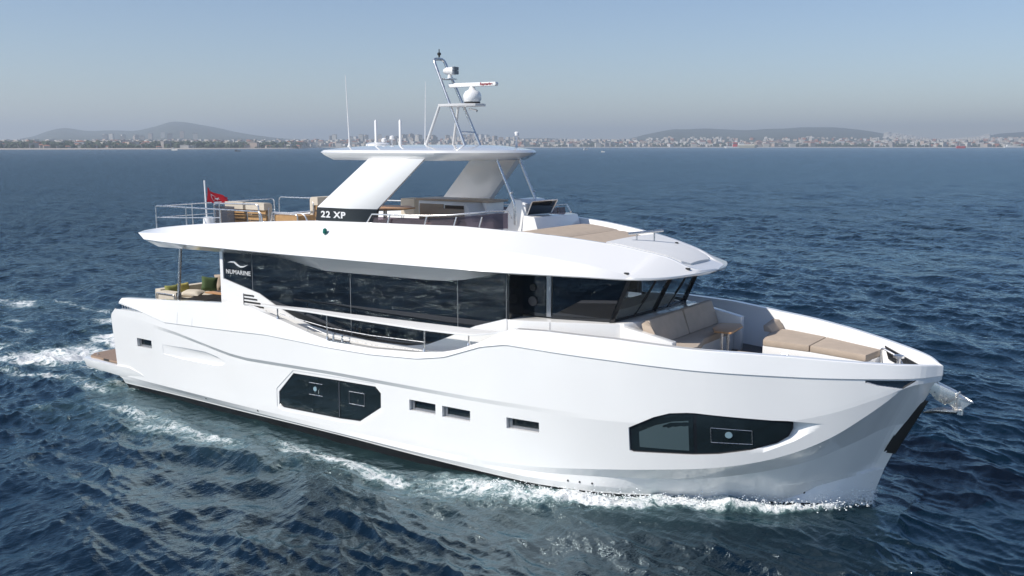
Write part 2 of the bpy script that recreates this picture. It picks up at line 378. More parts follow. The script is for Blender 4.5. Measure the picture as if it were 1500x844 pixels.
def hull_disc(name, X, z, r, proud, m, parent, depth=.026):
    b = bmesh.new(); c = [b.verts.new((X + r*math.cos(a), -(hull_y(X + r*math.cos(a), z + r*math.sin(a)) - depth + proud), z + r*math.sin(a))) for a in [2*math.pi*k/16 for k in range(16)]]
    d = [b.verts.new((v.co.x, v.co.y + .02, v.co.z)) for v in c]
    b.faces.new(c)
    for k in range(16): b.faces.new((c[k], d[k], d[(k+1) % 16], c[(k+1) % 16]))
    return obj(name, b, m, parent)
HATCH = mat('blind_disc', (.22, .33, .38), .4)
tube('window_bar', [(8.965, -(hull_y(8.965, z) - .022), z) for z in (.64, 1.05, 1.46)], .009, GREYM, wroot, 6)
hull_disc('round_vent', 8.18, 1.17, .055, .012, HATCH, wroot)
def hull_bar(name, x0, z0, x1, z1, r, proud, m, parent, depth=.026):
    a = (x0, -(hull_y(x0, z0) - depth + proud), z0); c = (x1, -(hull_y(x1, z1) - depth + proud), z1)
    return tube(name, [a, c], r, m, parent, seg=6)
for args in ((7.98, 1.30, 8.42, 1.31), (7.98, 1.02, 8.42, 1.03), (9.28, 1.28, 9.75, 1.29), (9.28, 1.0, 9.75, 1.01)):
    hull_bar('opening_frame', *args, .007, .005, STEEL, wroot)
for args in ((9.28, 1.28, 9.28, 1.0), (9.75, 1.29, 9.75, 1.01)): hull_bar('opening_frame', *args, .005, .004, GREYM, wroot)
# --- four rectangular portlights
for x0, x1, zt, zb in ((11.1, 11.83, 1.38, 1.145), (12.01, 12.75, 1.385, 1.15), (13.65, 14.4, 1.405, 1.18), (1.10, 1.80, 1.545, 1.31)):
    T = [(x0, zt), (x1, zt + .005)]; B = [(x0, zb), (x1, zb + .01)]
    cut(strip(T, B, .13, .2, 3, 2))
    fr = bmesh.new()
    p = obj('portlight', strip([(x0+.09, zt-.005), (x1-.01, zt)], [(x0+.09, zb+.05), (x1-.01, zb+.06)], .128, -.105, 3, 2), GLASS2, Y)
    slab('bezel', [(x0+.005, zt-.004), (x0+.09, zt-.004)], [(x0+.005, zb+.01), (x0+.09, zb+.01)], .075, .05, GREYM, p, 2)
    slab('bezel', [(x0+.09, zb+.05), (x1-.005, zb+.06)], [(x0+.09, zb+.008), (x1-.005, zb+.018)], .085, .04, GREYM, p, 2)
# --- bow cabin window with its sculpted scoop
bt = [(16.24, 1.57), (16.70, 1.82), (16.98, 1.92), (17.28, 1.955), (17.42, 1.96), (18.97, 1.885)]
bb = [(16.24, 1.12), (16.30, 1.09), (16.96, 1.13), (17.36, 1.15), (17.80, 1.20), (18.32, 1.31), (18.72, 1.46), (18.90, 1.60), (18.97, 1.75)]
g2 = grow(bt, bb, .05)
def scoop(x, z):
    d = float(lin([18.9, 19.47], [.15, .0])(x)); f = min(1, max(0, (z - float(lin([17.6, 18.5, 19.0, 19.47], [1.13, 1.27, 1.5, 1.83])(x))) / .22)); g = min(1, max(0, (x - 18.2) / .4)); f *= g; return d * f - .001 * (1 - f) + .0005
cut(strip([(17.9, 1.90), (18.9, 1.90), (19.47, 1.855)], [(17.9, 1.14), (18.5, 1.27), (19.0, 1.52), (19.2, 1.66), (19.47, 1.835)], 0, .2, 24, 8, depthf=scoop))
cut(strip(bt, bb, .05, .3, 18))
bwm = obj('bow_window', strip(*inset(bt, bb, .002), .06, -.034, 18), BLACK, Y)
slab('pane', [(16.28, 1.55), (16.71, 1.785), (16.98, 1.885), (17.28, 1.92), (17.38, 1.925)], [(16.28, 1.16), (16.34, 1.13), (16.96, 1.165), (17.38, 1.185)], .030, .02, GLASS2, bwm)
slab('pane', [(17.44, 1.93), (18.93, 1.855)], [(17.44, 1.19), (17.80, 1.235), (18.32, 1.345), (18.70, 1.49), (18.87, 1.62), (18.93, 1.75)], .030, .02, GLASS2, bwm, 12)
BLIND = mat('window_blind', (.045, .075, .085), .6)
slab('blind', [(16.42, 1.50), (16.72, 1.66), (17.02, 1.76), (17.30, 1.80)], [(16.42, 1.20), (17.30, 1.22)], .0285, .006, BLIND, bwm)
hull_disc('round_vent', 17.97, 1.58, .06, .012, HATCH, bwm, .026)
for args in ((17.68, 1.70, 18.34, 1.68), (17.68, 1.42, 18.34, 1.42), (17.68, 1.70, 17.68, 1.42), (18.34, 1.68, 18.34, 1.42)): hull_bar('opening_frame', *args, .006, .006, STEEL, bwm, .026)
# --- fairleads: wedge slot on the quarter, triangular one under the bow sheer
cut(strip([(.1, 2.44), (.5, 2.39), (1.46, 2.285)], [(.1, 2.24), (.5, 2.26), (1.46, 2.275)], .45, .2, 6, 2))
cut(strip([(20.02, 2.665), (20.74, 2.64)], [(20.02, 2.62), (20.2, 2.56), (20.55, 2.49), (20.74, 2.635)], .3, .2, 6, 2))
# --- scalloped relief aft
def relief(name, pts, y_out, y_in, m):
    A = [(x, -(hull_y(x, z) + (y_out if i not in (0, len(pts)-1) else 0.002)), z) for i, (x, z) in enumerate(pts)]
    return A
def scallop(x, z):
    return .004 + .05 * max(0, min(1, (x - 2.2) / 1.5)) * max(0, min(1, (1.56 - z) / .12))
cut(strip([(2.3, 1.50), (3.2, 1.53), (4.15, 1.54), (4.6, 1.48), (4.96, 1.375)], [(2.3, 1.26), (3.06, 1.22), (4.56, 1.235), (4.80, 1.27), (4.96, 1.36)], 0, .2, 14, 6, depthf=scallop))
apply_cuts()
# slot trims
fl = tube('fairlead', [(.32, -2.80, 2.27), (.9, -2.84, 2.285), (1.42, -2.87, 2.29)], .012, STEEL, Y)
for k in range(6): tube('fairlead_bar', [(.42 + k*.12, -2.83, 2.27), (.34 + k*.12, -2.80, 2.42 - k*.02)], .009, STEEL, fl)
obj('fairlead_shade_plate', strip([(20.03, 2.663), (20.73, 2.635)], [(20.03, 2.622), (20.2, 2.562), (20.55, 2.492), (20.73, 2.632)], .05, -.035, 6, 2), mat('fairlead_painted_shade', (.01, .02, .035), .08, ior=1.8), Y)  # added plate, its dark colour stands in for the darkness inside the hole
fb_ = tube('fairlead', [(20.04, -(hull_y(20.04, 2.62)-.02), 2.625), (20.2, -(hull_y(20.2, 2.56)-.02), 2.565), (20.55, -(hull_y(20.55, 2.5)-.02), 2.495)], .012, STEEL, Y)
tube('fairlead_roller', [(20.50, -.66, 2.50), (20.70, -.50, 2.63)], .022, STEEL, fb_)
# stem guard
sg = []
for z, dx in ((1.10, 0), (1.5, .0), (1.9, 0), (2.10, 0), (2.16, -.02)):
    sg.append(z)
b = bmesh.new(); prev = None
stemx = lin([.75, 1.07, 2.14, 2.66], [20.15, 20.285, 20.80, 21.03])
for z in np.linspace(1.08, 2.16, 10):
    xs = float(stemx(z)); hw = .085 if 1.12 < z < 2.12 else .03
    ring = [b.verts.new(p) for p in ((xs - .16, -hw-.035, z), (xs + .02, -.035, z), (xs + .045, 0, z), (xs + .02, .035, z), (xs - .16, hw+.035, z))]
    if prev:
        for k in range(4): b.faces.new((prev[k], prev[k+1], ring[k+1], ring[k]))
        b.faces.new((prev[4], prev[0], ring[0], ring[4]))
    else: b.faces.new(ring[::-1])
    prev = ring
b.faces.new(prev); bmesh.ops.recalc_face_normals(b, faces=b.faces[:]); obj('stem_guard', b, RUBBER, Y, sharp=30)
# drain holes
for X, z in ((4.05, .30), (6.15, .33), (14.95, .29), (15.18, .29), (15.42, .29), (18.93, .28)):
    y = hull_y(X, z); b = bmesh.new(); tube_bm(b, [(X, -(y - .02), z), (X, -(y + .006), z)], .022, 10); obj('drain', b, RUBBER, Y)
# --- swim platform
PZ = .60
sp = loft_poly('swim_platform', [(1.85, -2.89, .34), (1.1, -2.89, .56), (.6, -2.88, .64), (0, -2.87, .62), (-1.75, -2.80, PZ), (-2.05, -2.5, PZ), (-2.15, 0, PZ), (-2.05, 2.5, PZ), (-1.75, 2.80, PZ), (0, 2.87, .62), (.6, 2.88, .64), (1.1, 2.89, .56), (1.85, 2.89, .34)],
     [(1.80, -2.84, .30), (1.1, -2.84, .30), (.6, -2.83, .31), (0, -2.82, .32), (-1.65, -2.76, .36), (-1.95, -2.45, .38), (-2.05, 0, .38), (-1.95, 2.45, .38), (-1.65, 2.76, .36), (0, 2.82, .32), (.6, 2.83, .31), (1.1, 2.84, .30), (1.8, 2.84, .30)], WHITE, Y, bevel=.015)
prism_z('teak_deck', [(-.02, -2.66), (-1.65, -2.62), (-1.88, -2.35), (-1.98, 0), (-1.88, 2.35), (-1.65, 2.62), (-.02, 2.66)], PZ + .004, PZ + .06, TEAK, sp)
lathe('cleat', [(.03, 0), (.03, .03), (.01, .04)], (-1.55, -2.45, PZ + .06), STEEL, sp, 10)

# --- lower saloon wall, glass, wing
zb_glass = [(4.47, 3.41), (5.79, 3.14), (6.32, 2.92), (7.0, 2.68), (7.6, 2.53), (8.4, 2.44), (9.6, 2.38), (10.6, 2.40), (11.2, 2.50), (11.7, 2.70), (12.48, 3.04), (13.27, 3.275)]
for s in (-1, 1):
    pts = [(4.36, 2.0), (13.28, 2.0), (13.28, 3.262)] + zb_glass[::-1] + [(4.47, 4.12), (4.36, 4.12)]
    wp = prism_y('saloon_wall', pts, s * 2.58, s * 2.40, WHITE, Y)
    zt = 4.2
    cuts = [4.48, 5.55, 8.90, 12.01, 13.265]
    gx, gzz = zip(*zb_glass)
    gr = prism_y('glass_frame', [(4.47, 4.16)] + zb_glass + [(13.27, 4.2)], s * 2.551, s * 2.45, mat('frame_grey', (.16, .17, .18), .4), Y)
    for a, c in zip(cuts, cuts[1:]):
        a2, c2 = a + .012, c - .012
        mid = [(x, z + .012) for x, z in zb_glass if a2 < x < c2]
        prism_y('pane', [(a2, zt)] + [(a2, float(np.interp(a2, gx, gzz)) + .012)] + mid + [(c2, float(np.interp(c2, gx, gzz)) + .012), (c2, zt)], s * 2.557, s * 2.54, GLASS, gr)
box('saloon_bulkhead', 4.38, 4.46, -2.4, 2.4, 2.0, 4.1, GLASS, Y, 0)
# vents on the wing
for i in range(6):
    z = 3.06 - i * .085; x0 = 5.24; x1 = 5.62 + i * .115
    b = bmesh.new(); bx(b, x0, min(x1, 6.22), -2.592, -2.582, z - .016, z + .016); bx(b, x0, min(x1, 6.22) - .02, -2.60, -2.585, z + .016, z + .022); obj('vent_slot', b, RUBBER, Y)
b = bmesh.new(); tube_bm(b, [(5.235, -2.594, 3.10), (5.235, -2.594, 2.62)], .008, 6); obj('vent_trim', b, GREYM, Y)
# logo on first pane: wave mark and word
wave = [(0, 0), (.09, .035), (.17, .045), (.25, -.01), (.32, -.045), (.40, -.04), (.52, -.005), (.40, -.065), (.32, -.075), (.23, -.04), (.16, .012), (.08, .012)]
loft_poly('logo_mark', [(4.64 + x*1.5, -2.566, 3.83 + z*1.25) for x, z in wave], [(4.64 + x*1.5, -2.560, 3.83 + z*1.25) for x, z in wave], LOGO, Y)
text_mesh('logo_text', 'NUMARINE', .155, face_frame((5.03, -2.562, 3.60), (1, 0, 0), (0, 0, 1)), LOGO, Y, .003, 1.16, .001, 1.05)

# --- forward wheelhouse: sill path and head path, raked outwards
sill = [(13.02, -2.06), (13.17, -2.05), (13.88, -2.01), (13.98, -2.0), (15.20, -1.68), (15.28, 0)]
head = [(13.02, -2.06), (13.17, -2.05), (13.88, -2.01), (13.98, -2.0), (15.62, -1.70), (15.78, 0)]
def full(p): return p + [(x, -y) for x, y in p[::-1][1:]]
sf = full(sill); hf = full(head)
bp = [(13.26, -2.10), (13.27, -2.575), (13.32, -2.575), (13.7, -2.47), (14.3, -2.24), (15.25, -1.82), (15.42, -1.70), (15.45, 0)]; bp = full(bp)
loft_poly('wheelhouse_base', [(x + (.08 if x > 15 else 0), y, 2.1) for x, y in bp], [(x, y, 3.264) for x, y in bp], WHITE, Y, bevel=.02)
SZ, HZ = 3.27, 4.22
def pane3(name, a, c, h0, h1, inset_x, m, parent, th=.015, z0=SZ + .03, z1=HZ):
    A = Vector((*a, SZ)); B = Vector((*c, SZ)); D = Vector((*h0, HZ)); E = Vector((*h1, HZ))
    L = (B - A).length; k = inset_x / L
    def P(u, z): 
        t = (z - SZ) / (HZ - SZ); return (A.lerp(B, u)).lerp(D.lerp(E, u), t)
    q = [P(k, z0), P(1-k, z0), P(1-k, z1), P(k, z1)]; n = (q[1]-q[0]).cross(q[3]-q[0]).normalized()
    return loft_poly(name, q, [v + n * th for v in q], m, parent)
wsf = empty('x'); bpy.data.objects.remove(wsf)
for s in (-1, 1):
    S_ = [(x, s * -y) for x, y in sill]; H_ = [(x, s * -y) for x, y in head]
    if s == -1: S_ = sill; H_ = head
    box('recess_panel', 13.295, 13.33, s * 2.05, s * 2.545, 2.6, 4.18, BLACK, Y, 0)
    pane3('recess_panel', S_[0], S_[1], H_[0], H_[1], .0, mat('deep_gloss_black', (.008, .012, .018), .08), Y, .02)
    d = pane3('side_door', S_[1], S_[2], H_[1], H_[2], .02, GLASS, Y, .03 * s)
    pane3('pillar', S_[2], S_[3], H_[2], H_[3], 0, GREYM, Y, .035 * s)
    f = pane3('side_window', S_[3], S_[4], H_[3], H_[4], .03, GLASS if s == -1 else WSGLASS, Y, .02 * s, z0=SZ + .07)
    pane3('sill_frame', S_[3], S_[4], H_[3], H_[4], 0, BLACK, f, .03 * s, z0=SZ - .002, z1=SZ + .07)
    if s == -1:      # recessed door handle wells on the starboard door
        for z, r in ((3.88, .07), (3.60, .10)):
            b = bmesh.new(); tube_bm(b, [(13.57, -2.062, z), (13.57, -2.03, z)], r, 16); obj('handle_well' if z > 3.7 else 'door_port', b, RUBBER if z > 3.7 else DGREY, d, sharp=40)
def pillar(a, h, wdt, m):
    A = Vector((*a, SZ - .01)); B = Vector((*h, HZ + .02)); B = A.lerp(B, .93); return tube('pillar', [A, B], wdt, m, Y, 4)
for s in (-1, 1): pillar((15.20, s * 1.68), (15.62, s * 1.70), .055, BLACK)
pillar((15.28, 0), (15.78, 0), .05, BLACK)
ws = [((15.20, -1.68), (15.28, 0), (15.62, -1.70), (15.78, 0)), ((15.28, 0), (15.20, 1.68), (15.78, 0), (15.62, 1.70))]
for a, c, h0, h1 in ws:
    g = pane3('windscreen', a, c, h0, h1, .05, WSGLASS, Y, -.012, z0=SZ + .05)
    pane3('lower_frame', a, c, h0, h1, 0, BLACK, g, .03, z0=SZ - .005, z1=SZ + .05)
for y0 in (-1.0, .55):        # wipers
    wp = tube('wiper', [(15.33, y0, 3.29), (15.52, y0 + .22, 3.70), (15.66, y0 + .34, 4.02)], .014, RUBBER, Y, 6)
    tube('wiper_blade', [(15.50, y0 + .02, 3.60), (15.78, y0 + .12, 4.10)], .012, RUBBER, wp, 6)
# interior seen through the windscreen
DASH = mat('dash_vinyl', (.60, .50, .41), .6); INTW = mat('interior_beige', (.80, .72, .62), .7)
hi = box('helm_dash', 14.45, 15.05, -1.5, 1.5, 3.1, 3.42, DASH, Y, .05)
box('interior_panel', 12.9, 12.96, -2.0, 2.0, 2.4, 4.15, INTW, Y, 0)
for y0 in (-1.2, -.1):
    ch = box('helm_seat', 13.75, 14.25, y0, y0 + .6, 3.25, 3.40, CREAM, Y, .06); box('backrest', 13.65, 13.8, y0 + .02, y0 + .58, 3.40, 4.0, CREAM, ch, .05)
# --- sofa surround and foredeck
prism = prism_y('sofa_surround', [(15.5, 2.3), (16.6, 2.3), (16.6, 3.04), (16.3, 3.10), (15.5, 3.24)], -1.80, -1.62, WHITE, Y, .015)
prism_y('sofa_surround', [(15.5, 2.3), (16.6, 2.3), (16.6, 3.04), (16.3, 3.10), (15.5, 3.24)], 1.62, 1.80, WHITE, Y, .015)
loft_poly('sofa_surround', [(15.62, -1.70, 2.3), (15.98, -1.1, 2.3), (15.98, 1.1, 2.3), (15.62, 1.70, 2.3), (15.2, 1.7, 2.3), (15.2, -1.7, 2.3)],
          [(15.50, -1.70, 3.28), (15.80, -1.1, 3.30), (15.80, 1.1, 3.30), (15.50, 1.70, 3.28), (15.2, 1.7, 3.262), (15.2, -1.7, 3.262)], WHITE, Y, .015)
sofa = prism_z('foredeck_sofa', [(15.9, -1.60), (16.5, -1.60), (16.62, -.9), (16.52, -.3), (16.5, 1.2), (16.45, 1.60), (15.9, 1.60)], 2.32, 2.72, WHITE2, Y, .015)
prism_z('seat_cushion', [(15.95, -1.59), (16.62, -1.59), (16.78, -1.05), (16.62, -.45), (16.55, -.2), (16.55, 1.58), (15.95, 1.58)], 2.72, 2.86, TAUPE, sofa, .03)
for y0, y1 in ((-1.50, .06), (.07, 1.58)):
    loft_poly('back_cushion', [(15.95, y0, 2.86), (16.12, y0, 2.86), (16.12, y1, 2.86), (15.95, y1, 2.86)], [(15.80, y0 + .05, 3.36), (15.93, y0 + .05, 3.36), (15.93, y1, 3.36), (15.80, y1, 3.36)], TAUPE, sofa, .05)
loft_poly('back_cushion', [(15.95, -1.60, 2.86), (16.3, -1.60, 2.86), (16.3, -1.50, 2.86), (15.95, -1.44, 2.86)], [(15.82, -1.60, 3.30), (16.05, -1.60, 3.26), (16.0, -1.50, 3.26), (15.9, -1.46, 3.36)], BEIGE, sofa, .025)
tb = prism_z('foredeck_table', [(16.72, -.12), (17.08, -.10), (17.0, .72), (16.85, 1.0), (16.45, .85), (16.55, .2)], 2.985, 3.02, TABLE, Y, .01)
for x, y in ((16.76, .18), (16.76, .52)): tube('leg', [(x, y, 2.32), (x, y, 2.985)], .035, STEEL, tb, 12)
for s in (-1, 1):
    P = [(17.50, s*.64), (19.60, s*.30), (19.72, s*1.12), (19.0, s*1.55), (18.38, s*1.90), (17.5, s*2.16), (17.30, s*2.14)]
    P = [(17.46, s*.66), (18.5, s*.60), (19.62, s*.33), (19.72, s*1.05), (19.0, s*1.42), (18.38, s*1.75), (17.6, s*2.05), (17.16, s*2.10)]
    base = prism_z('sunpad', P, 2.32, 2.665, WHITE, Y, .015)
    def seg(x0, x1):
        # clip polygon between x0 and x1
        out = []
        for (a, c) in zip(P, P[1:] + P[:1]):
            for q in (a,):
                if x0 <= q[0] <= x1: out.append(q)
            for xc in ((x0, x1) if a[0] < c[0] else (x1, x0)):
                if (a[0] - xc) * (c[0] - xc) < 0:
                    t = (xc - a[0]) / (c[0] - a[0]); out.append((xc, a[1] + t * (c[1] - a[1])))
        return out
    prism_z('cushion', seg(17.0, 18.44), 2.668, 2.80, BEIGE, base, .03); prism_z('cushion', seg(18.455, 19.9), 2.668, 2.80, BEIGE, base, .03)
    if s == 1:
        loft_poly('bolster', [(17.16, 1.5, 2.80), (17.36, 1.5, 2.80), (17.40, 2.16, 2.80), (17.16, 2.14, 2.80)], [(17.12, 1.55, 2.93), (17.22, 1.55, 2.93), (17.26, 2.2, 2.98), (17.10, 2.2, 2.98)], BEIGE, base, .03)
        for x in (17.95, 19.15):
            yy = float(np.interp(x, [17.46, 18.5, 19.62], [.66, .6, .33])); tube('latch', [(x - .06, yy - .012, 2.56), (x + .06, yy - .012, 2.56)], .014, STEEL, base, 6)
        box('step_light', 18.85, 19.05, .40, .47, 2.38, 2.42, RUBBER, base, .005)
# bow gear
wl2 = lathe('windlass', [(.14, 0), (.14, .05), (.07, .08), (.07, .16), (.12, .19), (.12, .24), (.04, .27)], (19.95, .05, 2.32), STEEL, Y)
box('chain_locker_hatch', 19.80, 20.35, -.45, .45, 2.32, 2.50, WHITE, Y, .04)
ra = tube('bow_rail', [(19.85, .55, 2.32), (19.85, .5, 2.95), (20.2, .35, 2.84), (20.42, .1, 2.62)], .022, STEEL, Y, 8, .08)
lathe('bollard', [(.04, 0), (.035, .34), (.10, .36), (.10, .40), (.03, .42)], (20.25, .18, 2.50), STEEL, Y, 14)
b = bmesh.new(); bx(b, 19.85, 20.55, .0, .01, 0, .01); b.free()
loft_poly('bow_fairlead_plate', [(19.80, .95, 2.90), (20.55, .42, 2.72), (20.2, .66, 2.60), (19.9, .88, 2.66)], [(19.81, .97, 2.90), (20.56, .44, 2.72), (20.21, .68, 2.60), (19.91, .90, 2.66)], BLACK, Y)

# --- bulwark plank with stanchions, lower wires, cleat (starboard) and its mirror to port
for s in (-1, 1):
    xs = [6.45, 7.2, 8.05, 9.56, 10.6, 11.5, 12.3, 12.75, 13.1]
    zo = lin([6.45, 8, 9.5, 11.5, 12.7, 13.4], [2.985, 3.0, 2.975, 2.955, 2.975, 3.08])
    top = [(x, s*3.10, float(zo(x)) ) for x in xs] + [(13.42, s*2.97, 3.09)] + [(x, s*(3.10 - min(.26, .02 + .09*(x-6.3))), float(zo(x)) + .03) for x in xs[::-1]]
    bot = [(x, y, z - .035) for x, y, z in top]
    pk = loft_poly('handrail_plank', top, bot, WHITE, Y, .008)
    for x in (6.98, 8.62, 11.5, 12.68):
        hgt = float(zo(x)); foot = float(sz(x)); st = tube('stanchion', [(x - .04, s*3.0, foot - .01), (x, s*3.04, hgt - .03)], .016, STEEL, pk, 8)
        lathe('foot', [(.045, 0), (.03, .04), (.018, .09)], (x - .04, s*3.0, foot), STEEL, st, 10)
    tube('mid_rail', [(6.98, s*3.02, 2.83), (8.62, s*3.02, 2.66), (9.95, s*3.02, 2.63), (11.5, s*3.02, 2.66)], .009, STEEL, pk, 6)
    tube('lower_rail', [(7.95, s*3.0, 2.48), (7.95, s*3.0, 2.62), (8.62, s*3.0, 2.49), (9.95, s*2.99, 2.41), (11.5, s*3.0, 2.46)], .008, STEEL, pk, 6)
    cl = prism_z('mooring_cleat', [(8.62, s*3.05), (9.2, s*3.05), (9.28, s*3.0), (9.2, s*2.92), (8.62, s*2.92), (8.56, s*3.0)], 2.362, 2.392, STEEL, Y)
    for x in (8.76, 9.04): lathe('horn', [(.03, 0), (.022, .10), (.022, .11), (.055, .13), (.05, .15), (.01, .155)], (x, s*2.985, 2.39), STEEL, cl, 12)
SEAM = mat('seam_grey', (.35, .35, .36), .6)
# seams of side gate
for x, y in ((13.31, -2.577), (14.15, -2.30)): tube('gate_seam', [(x, y - .001, 3.0), (x, y - .001, 3.255)], .005, SEAM, Y, 6)
for x, z0, z1 in ((3.05, 2.16, 2.70), (3.70, 2.17, 2.74)):
    yy = -(float(hb(x)) + .001); loft_poly('gate_seam', [(x, yy - .001, z0), (x + .012, yy - .001, z0), (x + .012, yy + .068, z1), (x, yy + .068, z1)], [(x, yy + .02, z0), (x + .012, yy + .02, z0), (x + .012, yy + .088, z1), (x, yy + .088, z1)], mat('seam_grey', (.35, .35, .36), .6), Y)

# --- aft cockpit
tube('overhang_pole', [(2.40, -2.45, 2.6), (2.62, -2.45, 4.12)], .04, STEEL, Y, 10)
tube('overhang_pole', [(2.40, 2.45, 2.6), (2.62, 2.45, 4.12)], .04, STEEL, Y, 10)
cs = box('cockpit_sofa', .75, 1.75, -1.95, 2.3, 2.03, 2.42, WHITE2, Y, .02)
box('seat_cushion', 1.0, 1.80, -1.75, 2.2, 2.42, 2.56, CREAM, cs, .04)
box('back_cushion', .78, 1.02, -2.02, 2.3, 2.35, 2.77, CREAM, cs, .05)
box('arm_cushion', .85, 1.75, -2.05, -1.87, 2.45, 2.74, CREAM, cs, .05)
tube('arm_frame', [(.90, -2.08, 2.45), (.92, -2.08, 2.68), (1.70, -2.08, 2.68), (1.72, -2.08, 2.45)], .016, STEEL, cs, 8, .04)
box('seat_cushion', 1.80, 4.2, 1.55, 2.3, 2.42, 2.56, CREAM, cs, .04); box('back_cushion', 1.0, 4.2, 2.2, 2.45, 2.35, 2.77, CREAM, cs, .06)
ct = prism_z('cockpit_table', [(2.35, -1.55), (3.9, -1.50), (3.9, -.35), (2.6, -.35)], 2.72, 2.76, TABLE, Y, .008)
lathe('leg', [(.22, 0), (.06, .04), (.05, .68)], (3.1, -.9, 2.03), STEEL, ct, 12)
def pil(label, cat_, w, h, loc, rot, m):
    M = Matrix.Translation(loc) @ Matrix.Rotation(rot[2], 4, 'Z') @ Matrix.Rotation(rot[1], 4, 'Y') @ Matrix.Rotation(rot[0], 4, 'X')
    o = pillow('throw_pillow', w, h, .17, M, m); tag(o, label, cat_, 'throw pillows on the aft cockpit sofa'); return o
rd = math.radians

# --- flybridge shell
lf = pchip([1.1, 2.2, 4, 9, 11, 13.3, 14.3, 15, 15.85, 16.2, 16.5, 16.62, 16.72], [2.55, 2.70, 2.88, 2.98, 2.95, 2.82, 2.64, 2.42, 2.05, 1.66, .98, .62, .01])
lz = lin([1.5, 2, 13, 14.3, 15, 15.9, 16.3, 16.7], [4.22, 4.22, 4.24, 4.25, 4.24, 4.21, 4.20, 4.24])
cy = pchip([.64, 5, 9, 11.3, 13.2, 14.8, 15.85, 16.4, 16.72], [2.45, 2.78, 2.88, 2.82, 2.55, 2.12, 1.78, 1.02, .01])
cz = pchip([.64, 4.6, 7.65, 11.3, 13.2, 14.8, 15.85, 16.3, 16.72], [4.38, 4.53, 4.62, 4.66, 4.63, 4.46, 4.26, 4.24, 4.27])
ut = pchip([.64, 1.5, 3, 5, 9, 11, 11.5, 12, 12.5, 13, 13.5, 14, 14.5, 15, 15.5, 16, 16.45, 16.6, 16.72], [2.20, 2.28, 2.42, 2.5, 2.48, 2.33, 2.22, 2.06, 1.95, 1.83, 1.67, 1.51, 1.36, 1.19, 1.04, .86, .72, .6, .01])
uz = pchip([.64, 1.73, 4.45, 6.63, 7.83, 9.63, 11.5, 12.15, 13, 13.5, 14, 14.5, 15, 15.5, 16, 16.5, 16.72], [4.42, 4.57, 4.82, 4.96, 5.02, 5.05, 5.06, 5.03, 4.98, 4.94, 4.89, 4.83, 4.76, 4.66, 4.54, 4.33, 4.29])
so = lin([1.5, 4.39, 6.14, 6.8, 7.4, 8.12, 9.06, 11.3, 11.73, 12.2, 13.1, 14, 16.7], [4.06, 4.08, 4.10, 4.06, 3.97, 3.875, 3.885, 3.91, 3.93, 3.99, 4.18, 4.205, 4.205])
soy = lambda x: min(2.56, float(lf(x)) - .12) if x < 13.5 else max(.005, float(lf(x)) * .93)
fdz = lin([.6, 1.5, 3, 11.9, 12.3, 14.75, 15.0, 15.9, 16.72], [4.30, 4.36, 4.38, 4.38, 4.72, 4.66, 4.73, 4.50, 4.26])
FL = [
    (16.64, 1.8, lambda x: max(.003, soy(x) - .5 if x < 13 else soy(x) * .8), lambda x: float(so(x)) + .0),
    (16.66, 1.75, lambda x: soy(x), lambda x: float(so(x))),
    (16.70, 1.22, lambda x: max(.005, float(lf(x)) - .03), lambda x: float(lz(x)) - .012),
    (16.71, 1.17, lambda x: float(lf(x)), lambda x: float(lz(x)) + .01),
    (16.72, .78, lambda x: min(float(cy(x)), float(lf(x)) - .002) if x < 15.8 else float(lf(x)) - .01, lambda x: max(float(cz(x)), float(lz(x)) + .02)),
    (16.72, .64, lambda x: float(ut(x)), lambda x: float(uz(x)) - .015),
    (16.70, .67, lambda x: max(.004, float(ut(x)) - .03), lambda x: float(uz(x))),
    (16.52, .72, lambda x: max(.004, float(ut(x)) - lin([0, 12, 15, 16.5], [.13, .13, .12, .10])(x)), lambda x: float(uz(x)) - .004),
    (16.46, .80, lambda x: max(.004, float(ut(x)) - lin([0, 12, 13, 15, 16.5], [.2, .2, .3, .2, .13])(x)), lambda x: float(fdz(x))),
]
def fly_line(i, x):
    xe, xa, fy, fz_ = FL[i]; X = x
    if x > 13: X = 13 + (x - 13) * (xe - 13) / (16.72 - 13)
    elif x < 4: X = 4 + (x - 4) * (4 - xa) / (4 - .64)
    return (X, max(.003, float(fy(X))), fz_(X))
b = bmesh.new(); rings = []
for x in np.concatenate([np.linspace(.64, 4, 15)[:-1], np.linspace(4, 13, 73)[:-1], np.linspace(13, 16.72, 42)]):
    pts = [fly_line(i, x) for i in range(len(FL))]
    rings.append([b.verts.new((p[0], -p[1], p[2])) for p in pts] + [b.verts.new(p) for p in pts[::-1]])
n = len(rings[0])
for a, c in zip(rings, rings[1:]):
    for k in range(n):
        f = b.faces.new((a[k], a[(k+1) % n], c[(k+1) % n], c[k]))
for r in (rings[0][::-1], rings[-1]):
    f = b.faces.new(r)
    for e in f.edges: e.smooth = False
mark_lines(b, rings, {1, 2, 3, 4, 5, 6, 7, 8}, len(FL))
for f in b.faces: f.smooth = True
bmesh.ops.recalc_face_normals(b, faces=b.faces[:])
fly = obj('flybridge', b, WHITE, Y)
FLOOR = 4.38
# navigation light, small deck lights
nl = lathe('navigation_light', [(.0, 0), (.05, .01), (.055, .05), (.045, .11), (.02, .13)], (8.35, -2.76, 4.76), mat('green_lens', (.01, .14, .11), .15), Y, 12)
for x, y, z in ((15.62, -1.86, 4.305), (16.42, -.80, 4.345)):
    box('deck_light', x - .04, x + .04, y - .03, y + .03, z - .02, z + .015, RUBBER, Y, .005)
